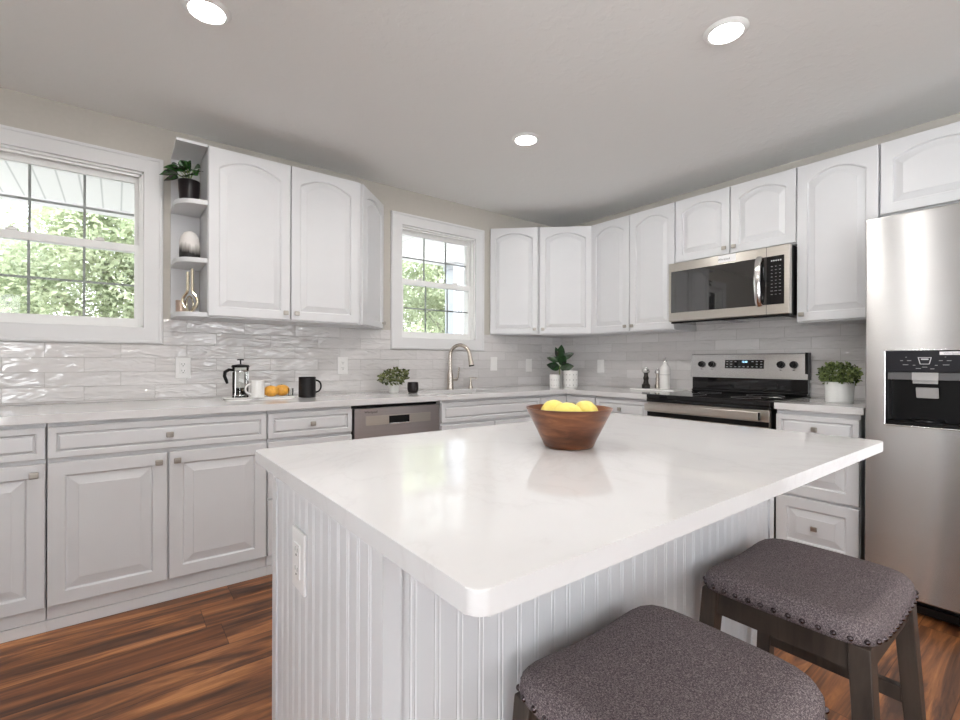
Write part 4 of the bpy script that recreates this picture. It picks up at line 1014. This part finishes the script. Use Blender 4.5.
# ------------------------------------------------------------------ coffee tray
TZ = CT + 0.011
t = thing('serving_tray', 'long narrow white serving tray carrying the french press', 'tray', (0.665, 2.975, CT), -0.03)
rrp = []
for (cx_, cy_, a0) in ((0.165, 0.05, 0), (-0.165, 0.05, PI / 2), (-0.165, -0.05, PI), (0.165, -0.05, 3 * PI / 2)):
    for k in range(6): a = a0 + PI / 2 * k / 5; rrp.append((cx_ + 0.022 * math.cos(a), cy_ + 0.022 * math.sin(a)))
s = MB().prism(rrp, 0.0, 0.0095, bev=0.002)
s.tube([(x, y, 0.010) for x, y in rrp], 0.0035, 8, closed=True)
s.build('tray_plate', M['ceramic'], t)
# french press
t = thing('french_press', 'glass french press coffee maker with black handle on the tray', 'coffee maker', (0.566, 2.985, TZ))
MB().lathe([(0.0405, 0.002), (0.0425, 0.002), (0.0425, 0.165), (0.0445, 0.172), (0.0425, 0.172), (0.0405, 0.165), (0.0405, 0.002)], 32).build('glass_beaker', M['clearglass'], t)
MB().cyl(0.039, 0.004, 0.056, 28).build('coffee', M['coffee'], t)
s = MB().tube([(0.044 * math.cos(2 * PI * k / 24), 0.044 * math.sin(2 * PI * k / 24), 0.015) for k in range(24)], 0.0025, 6, closed=True)
s.tube([(0.0445 * math.cos(2 * PI * k / 24), 0.0445 * math.sin(2 * PI * k / 24), 0.150) for k in range(24)], 0.0028, 6, closed=True)
for k in range(4):
    a = PI / 4 + k * PI / 2; c_, s_ = math.cos(a), math.sin(a)
    s.tube([(0.054 * c_, 0.054 * s_, 0.001), (0.046 * c_, 0.046 * s_, 0.03), (0.0455 * c_, 0.0455 * s_, 0.150)], 0.0028, 6)
s.build('wire_frame', M['chrome'], t)
MB().lathe([(0, 0.1725), (0.046, 0.1725), (0.048, 0.176), (0.044, 0.186), (0.012, 0.191), (0, 0.191)], 28).build('lid', M['black'], t)
MB().tube([(0, 0, 0.1905), (0, 0, 0.214)], 0.004, 8).lathe([(0, 0.213), (0.018, 0.213), (0.019, 0.218), (0.014, 0.221), (0, 0.221)], 18).build('plunger_knob', M['black'], t)
MB().tube([(-0.042, -0.006, 0.158), (-0.062, -0.012, 0.160), (-0.082, -0.018, 0.148), (-0.085, -0.018, 0.125), (-0.076, -0.016, 0.10), (-0.070, -0.015, 0.082)], [0.007, 0.009, 0.010, 0.0095, 0.009, 0.006], 10).build('handle', M['black'], t)
def mug(name, label, loc, rotz, r, h, mat, hr, flip=1):
    t = thing(name, label, 'mug', loc, rotz)
    MB().lathe([(0, 0), (r * 0.93, 0), (r, 0.004), (r, h - 0.002), (r - 0.002, h), (r - 0.005, h - 0.003), (r - 0.005, 0.008), (0, 0.007)], 32).build('mug_body', mat, t)
    p = [(flip * (r - 0.003), 0, h * 0.84)]
    for k in range(9): a = PI / 2 - PI * k / 8; p.append((flip * (r + 0.008 + hr * 0.9 * math.cos(a)), 0, h * 0.53 + hr * 1.12 * math.sin(a) * 0.95))
    p.append((flip * (r - 0.003), 0, h * 0.2))
    MB().tube(p, 0.0052, 10).build('handle', mat, t)
    return t
mug('mug', 'white mug standing on the tray beside the french press', (0.640, 2.915, TZ), 0.25, 0.038, 0.098, M['ceramic'], 0.024, -1)
mug('mug', 'tall matte black mug standing right of the tray', (0.928, 2.935, CT + 0.0003), 0.1, 0.050, 0.124, M['blackmatte'], 0.034, 1)
def orange(loc, r, label):
    t = thing('orange', label, 'orange', loc, random.random() * 6, 'oranges on the white tray')
    MB().lathe([(0, 0.0)] + [(r * 1.06 * math.sin(PI * k / 14), r * 0.80 * (1 - math.cos(PI * k / 14)) ) for k in range(1, 14)] + [(0, r * 1.58)], 28).build('fruit', M['orange'], t)
    MB().cyl(0.003, r * 1.575, r * 1.575 + 0.003, 8).build('stem_scar', M['stem'], t)
orange((0.722, 2.950, TZ), 0.041, 'left of the two oranges on the tray, next to the white mug')
orange((0.797, 3.000, TZ), 0.042, 'right of the two oranges on the tray, slightly taller')
def small_glass(loc, label, r=0.014, h=0.045):
    t = thing('glass_tumbler', label, 'glass', loc, 0, 'tiny clear glasses on the tray')
    MB().lathe([(0, 0), (r, 0), (r + 0.002, h), (r, h), (r - 0.002, 0.006), (0, 0.005)], 20).build('glass_wall', M['clearglass'], t)
small_glass((0.836, 2.955, TZ), 'tiny clear glass at the right end of the tray')

# ------------------------------------------------------------------ plants and cups by the sink
def pot(name, mat, t, r0, r1, h, soil=True):
    MB().lathe([(0, 0), (r0 - 0.003, 0), (r0, 0.003), (r1, h - 0.002), (r1 - 0.002, h), (r1 - 0.005, h - 0.002), (r1 - 0.006, h - 0.015), (0, h - 0.016)], 36).build(name, mat, t)
    if soil: MB().lathe([(0, h - 0.011), (r1 - 0.0065, h - 0.012), (r1 - 0.0065, h - 0.0155), (0, h - 0.0155)], 24).build('soil', M['soil'], t)
t = thing('potted_plant', 'small spreading green plant in a white cup left of the sink', 'plant', (1.560, 3.020, CT))
pot('plant_pot', M['matceramic'], t, 0.034, 0.041, 0.078)
SAGE = t
t = thing('votive_cup', 'small rounded black cup right of the spreading plant', 'cup', (1.672, 2.945, CT))
MB().lathe([(0, 0), (0.026, 0), (0.035, 0.006), (0.0395, 0.025), (0.0395, 0.055), (0.037, 0.074), (0.035, 0.074), (0.036, 0.055), (0.034, 0.014), (0, 0.010)], 32).build('cup_shell', M['darkpot'], t)
MB().lathe([(0, 0.011), (0.030, 0.011), (0.0325, 0.045), (0.028, 0.048), (0, 0.048)], 20).build('candle', M['blackmatte'], t)

# corner group
t = thing('dotted_planter', 'shorter white pot with small black crosses in the corner', 'planter', (2.985, 2.815, CT), 0.4, 'white planters with crosses')
pot('planter_pot', M['crosses'], t, 0.042, 0.043, 0.113, soil=True)
t = thing('dotted_planter', 'taller white pot with small black crosses beside the shorter one', 'planter', (3.125, 2.760, CT), 0.9, 'white planters with crosses')
pot('planter_pot', M['crosses'], t, 0.060, 0.061, 0.146, soil=True)
t = thing('rubber_plant', 'rubber plant with large dark leaves behind the two crossed pots', 'plant', (3.125, 2.885, CT))
MB().lathe([(0, 0), (0.028, 0), (0.030, 0.003), (0.031, 0.10), (0.029, 0.10), (0.028, 0.085), (0, 0.085)], 28).build('glass_vase', simple('grey_glazed_vase', (0.5, 0.5, 0.49), 0.2, bstr=0), t)
MB().lathe([(0, 0.087), (0.0275, 0.087), (0.0275, 0.0855), (0, 0.0855)], 20).build('soil', M['soil'], t)
MB().tube([(0, 0, 0.086), (-0.003, 0.0, 0.15), (0.006, 0, 0.22), (0.004, 0, 0.32)], [0.0045, 0.0045, 0.004, 0.003], 8).build('stem', M['stem'], t)
s = MB()
def rdir(u_, f_, z): v = Rv * u_ + Fv * f_; return (v.x, v.y, z)
for zb, dr, L_, W_, dpz in ((0.165, rdir(-1, -0.3, 0.30), 0.135, 0.080, 0.05), (0.165, rdir(1, -0.3, 0.22), 0.125, 0.080, 0.05), (0.195, rdir(0.35, -0.6, 0.75), 0.11, 0.078, 0.0), (0.225, rdir(-1, 0.1, 0.40), 0.125, 0.058, 0.1), (0.245, rdir(1, 0, 0.50), 0.140, 0.062, 0.05), (0.25, rdir(0.1, -0.2, 1.2), 0.125, 0.075, 0.0), (0.24, rdir(-0.45, -0.1, 1.2), 0.12, 0.055, 0.0), (0.21, rdir(0.2, 1, 0.6), 0.12, 0.08, 0.1)):
    s.leaf((0.002, 0, zb), dr, L_, W_, dpz, 0.12, n=7, face=(-Fv.x, -Fv.y, 0.35))
s.build('foliage', M['leaf_dark'], t, angle=1.2)

# mill and bottles on a thin board by the range
t = thing('marble_board', 'thin white board under the pepper mill and white bottle', 'board', (3.385, 2.085, CT))
MB().box(-0.10, 0.10, -0.19, 0.19, 0.0003, 0.012, 0.003).build('board_slab', M['ceramic'], t)
BZ = CT + 0.0123
def mill(name, label, loc, mat, h, r, grp=None):
    t = thing(name, label, 'mill', loc, 0, grp)
    MB().lathe([(0, 0), (r, 0), (r, 0.16 * h), (r * 0.72, 0.22 * h), (r * 0.55, 0.36 * h), (r * 0.72, 0.48 * h), (r * 0.5, 0.58 * h), (r * 0.5, 0.70 * h), (r * 0.8, 0.74 * h), (0, 0.74 * h)], 24).build('mill_body', mat, t)
    MB().lathe([(0, 0.742 * h), (r * 0.9, 0.745 * h), (r * 1.02, 0.83 * h), (r * 0.8, 0.92 * h), (r * 0.3, 0.95 * h), (r * 0.3, h), (0, h)], 24).build('mill_cap', M['chrome'], t)
    return t
mill('pepper_mill', 'dark and silver pepper mill left of the white bottle', (3.375, 2.185, BZ), simple('dark_mill_wood', (0.015, 0.010, 0.008), 0.25), 0.170, 0.032)
mill('salt_mill', 'slim pale mill half hidden behind the white bottle', (3.425, 2.115, BZ), M['nickel'], 0.160, 0.021)
t = thing('oil_bottle', 'white ceramic bottle with a pointed stopper beside the range', 'bottle', (3.400, 2.035, BZ))
MB().lathe([(0, 0), (0.038, 0), (0.040, 0.004), (0.040, 0.150), (0.037, 0.166), (0.024, 0.184), (0.0165, 0.194), (0.0155, 0.214), (0, 0.214)], 32).build('bottle_body', M['ceramic'], t)
MB().lathe([(0, 0.2145), (0.0165, 0.2145), (0.0165, 0.221), (0.007, 0.226), (0.005, 0.245), (0.0, 0.248)], 20).build('stopper', M['chrome'], t)
MB().lathe([(0.0400, 0.110), (0.0404, 0.110), (0.0404, 0.113), (0.0400, 0.113)], 32).build('label_line', M['dimmarks'], t)

# boxwood in white pot
t = thing('potted_plant', 'bushy green plant in a white cylinder pot beside the refrigerator', 'plant', (3.215, 0.862, CT))
pot('plant_pot', M['matceramic'], t, 0.064, 0.068, 0.115)
def bush(t, mat, seed, c, rx, rz, n, L0, L1, Wf, zmin, sx=0.0):
    random.seed(seed); s = MB(); q = MB(); c = Vector(c)
    for k in range(n):
        v = Vector((random.gauss(0, 1), random.gauss(0, 1), random.gauss(0, 1))).normalized() * random.uniform(0.55, 1.05) ** 0.6
        p = c + Vector((v.x * rx + v.z * sx, v.y * rx, v.z * rz * random.uniform(0.85, 1.15)))
        if p.z < zmin: continue
        if k % 12 == 0: q.tube([(p.x * 0.2, p.y * 0.2, zmin - 0.03), ((p.x + c.x) * 0.4, (p.y + c.y) * 0.4, (p.z + zmin) / 2), p], 0.0013, 5)
        L_ = random.uniform(L0, L1)
        s.leaf(p, v * 0.7 + Vector((random.uniform(-1, 1), random.uniform(-1, 1), random.uniform(-.5, 1))), L_, L_ * Wf, 0.1, n=3, face=(random.uniform(-1, 1), random.uniform(-1, 1), random.uniform(-.5, 1)))
    q.build('stems', M['stem'], t); s.build('foliage', mat, t)
bush(t, M['leaf_box'], 11, (0, 0, 0.155), 0.092, 0.062, 900, 0.016, 0.024, 0.7, 0.108)

bush(SAGE, M['leaf_sage'], 3, (0.0, 0, 0.108), 0.098, 0.052, 420, 0.020, 0.032, 0.55, 0.070, 0.03)

# ------------------------------------------------------------------ things on the open shelf
t = thing('potted_plant', 'leafy dark green plant in a dark pot on the top open shelf', 'plant', (0.318, 3.060, 1.9853))
pot('plant_pot', M['darkpot'], t, 0.046, 0.054, 0.128)
random.seed(5); s = MB(); q = MB()
def vdir(u_, f_, z): v = Rv * u_ + Fv * f_; return Vector((v.x, v.y, z))
for (u_, f_, z, L_, W_, dpz) in ((-1, -0.5, 0.35, .075, .075, .35), (-0.9, -0.8, 0.9, .07, .06, .4), (-0.5, -0.9, 0.15, .075, .075, .45), (0.1, -1, 0.4, .08, .075, .4), (0.75, -0.7, 0.25, .075, .07, .5), (0.8, -0.5, 0.85, .07, .065, .5), (0.4, -0.5, 1.6, .07, .055, .3), (-0.3, -0.3, 1.8, .07, .05, .4), (-0.75, 0.1, 0.9, .07, .06, .4), (0.55, -1, 0.0, .07, .07, .4), (-0.2, -1, 0.9, .07, .065, .5), (0.3, -1, -0.1, .07, .06, .3), (0.3, 0.5, 1.0, .06, .055, .4), (-0.4, 0.4, 1.0, .06, .055, .4), (-1.0, -0.3, 0.0, .06, .07, .3), (0.1, -0.6, 1.2, .07, .06, .5)):
    d = vdir(u_, f_, z); st_ = Vector((0, 0, 0.140)) + d.normalized() * 0.060 * (0.7 + 0.3 * random.random())
    q.tube([(0, 0, 0.112), Vector((0, 0, 0.118)) * 0.5 + st_ * 0.5 + Vector((0, 0, 0.006)), st_], 0.0018, 6)
    s.leaf(st_, d * Vector((1, 1, 0.6)), L_ * 1.2, W_ * 1.12, dpz, 0.18, n=6, face=(-Fv.x, -Fv.y, 0.9))
q.build('stems', M['stem'], t); s.build('foliage', M['leaf_pothos'], t, angle=1.2)
o = MB().lathe([(0, 0), (0.046, 0), (0.050, 0.01), (0.0515, 0.05), (0.050, 0.095), (0.043, 0.130), (0.028, 0.155), (0.012, 0.163), (0, 0.164)], 28).build('decorative_stone', M['geode'], None, (0.322, 3.060, 1.6723))
tag(o, 'egg-shaped white ornament with black base on the middle open shelf', 'ornament')
t = thing('brass_ornament', 'pear-shaped brass wire ornament with two long necks on the lowest shelf', 'ornament', (0.322, 3.045, 1.3813), -0.65)
for sx in (-1, 1):
    p = []
    for k in range(15):
        q_ = k / 14
        if q_ < 0.55: a = q_ / 0.55 * PI; x = 0.038 * math.sin(a) ** 0.8 if 0 < q_ else 0; z = 0.007 + 0.115 * (q_ / 0.55)
        else: x = 0.0085; z = 0.122 + (q_ - 0.55) / 0.45 * (0.125 if sx > 0 else 0.105)
        p.append((sx * max(x, 0.004), sx * 0.006, z))
    MB().tube(p, 0.0075, 10).build('wire_loop', M['brass'], t)
p = [(0.0, 0.030 * math.sin(2 * PI * k / 20), 0.050 + 0.043 * math.cos(2 * PI * k / 20)) for k in range(20)]
MB().tube(p, 0.005, 8, closed=True).build('cross_loop', M['brass'], t)
t = thing('votive_glass', 'small copper-tinted glass left behind the brass ornament', 'candle holder', (0.290, 3.130, 1.3813))
MB().lathe([(0, 0), (0.026, 0), (0.028, 0.004), (0.028, 0.075), (0.026, 0.075), (0.025, 0.006), (0, 0.005)], 24).build('glass_shell', M['copper'], t)

# ------------------------------------------------------------------ outdoors: porch, lawn, trees
o = MB().box(-40, 60, YA + T + 0.02, 70, -0.45, -0.30).build('lawn', M['grass']); o['kind'] = 'stuff'; tag(o, 'green lawn outside beyond the porch', 'grass')
o = MB().box(-3.5, 5.6, YA + T + 0.002, 5.35, -0.2995, -0.05).build('porch_floor', M['concrete']); struct(o); tag(o, 'concrete porch floor outside the windows', 'porch')
o = MB().box(-4.0, 6.0, YA + T + 0.002, 5.30, 2.43, 2.50).build('porch_ceiling', M['soffit'], smooth=False); struct(o); tag(o, 'white boarded porch ceiling seen through the windows', 'porch ceiling')
o = MB().box(-4.0, 6.0, 5.19, 5.30, 2.395, 2.4295).build('porch_beam', M['trimwhite']); struct(o); tag(o, 'white beam along the porch edge', 'beam')
t = thing('porch_column', 'white fluted porch column seen through the sink window', 'column', (3.66, 5.19, -0.05))
pts = []
for k in range(9): x = -0.17 + 0.34 * k / 8; pts += [(x - 0.008, -0.1), (x, -0.088), (x + 0.008, -0.1)] if 0 < k < 8 else [(x, -0.1)]
pts += [(0.17, 0.1), (-0.17, 0.1)]
MB().prism(pts, 0.08, 2.38).build('column_shaft', M['colpaint'], t, smooth=False)
MB().box(-0.19, 0.19, -0.12, 0.12, 0.001, 0.08, 0.005).build('column_base', M['colpaint'], t)
MB().box(-0.19, 0.19, -0.12, 0.12, 2.38, 2.4445, 0.005).build('column_capital', M['colpaint'], t)

random.seed(21)
def crown_mesh(seed, n=17000):
    random.seed(seed); b = bmesh.new()
    blobs = [(Vector((random.uniform(-1.0, 1.0), random.uniform(-1.0, 1.0), random.uniform(1.2, 5.2))), random.uniform(0.65, 0.95)) for _ in range(24)]
    for k in range(n):
        c, r = random.choice(blobs)
        v = Vector((random.gauss(0, 1), random.gauss(0, 1), random.gauss(0, 1))).normalized() * r * random.uniform(0.7, 1.02)
        p = c + v
        d = Vector((random.uniform(-1, 1), random.uniform(-1, 1), random.uniform(-1, .6))).normalized(); e_ = d.cross(Vector((random.random(), random.random(), random.random()))).normalized()
        s_ = random.uniform(0.04, 0.085)
        b.faces.new([b.verts.new(p + d * s_), b.verts.new(p + e_ * s_ * 0.5), b.verts.new(p - d * s_), b.verts.new(p - e_ * s_ * 0.5)])
    me = bpy.data.meshes.new('crown'); b.to_mesh(me); b.free(); me.materials.append(M['leaf_tree']); return me
crowns = [crown_mesh(s_) for s_ in (1, 2, 3)]
tk = MB().tube([(0, 0, 0.002), (0, 0, 0.3), (0.08, 0.05, 1.5), (0.0, 0.1, 3.0), (-0.1, 0.0, 4.8)], [0.22, 0.20, 0.16, 0.12, 0.05], 10)
for k in range(3):
    a = k * 2.1; z = 1.2 + 0.5 * k; tk.tube([(0.05, 0.05, z), (math.cos(a) * 0.6, math.sin(a) * 0.6, z + 0.6), (math.cos(a) * 1.1, math.sin(a) * 1.1, z + 1.1)], [0.07, 0.045, 0.02], 6)
trunk = tk.data('trunk', M['bark'])
spots = [(-8.4, 12.0), (-4.3, 12.0), (-6.4, 16.2), (-2.3, 16.2), (-0.2, 12.0), (1.8, 16.2), (3.9, 12.0), (5.9, 16.2), (8.0, 12.0), (10.0, 16.2), (12.1, 12.0), (14.1, 16.2)]
lab = ['front row tree farthest left outside, beyond the window frame', 'front row tree at the left edge of the left window view', 'back row tree farthest left outside', 'back row tree behind the left part of the left window', 'front row tree filling the right part of the left window', 'back row tree hidden behind the right edge of the left window', 'front row tree midway between the two windows', 'back row tree left of the sink window view', 'front row tree filling the sink window', 'back row tree behind the right half of the sink window', 'front row tree behind the white porch column', 'back row tree farthest right beyond the porch column']
for i, (x, y) in enumerate(spots):
    t = thing('tree', lab[i], 'tree', (x, y, -0.30), i * 1.3, 'trees beyond the porch')
    t.scale = (1.0, 1.0, 0.80 + 0.1 * (i % 3))
    link('trunk', trunk, t); link('crown', crowns[i % 3], t, (0, 0, 0.1))
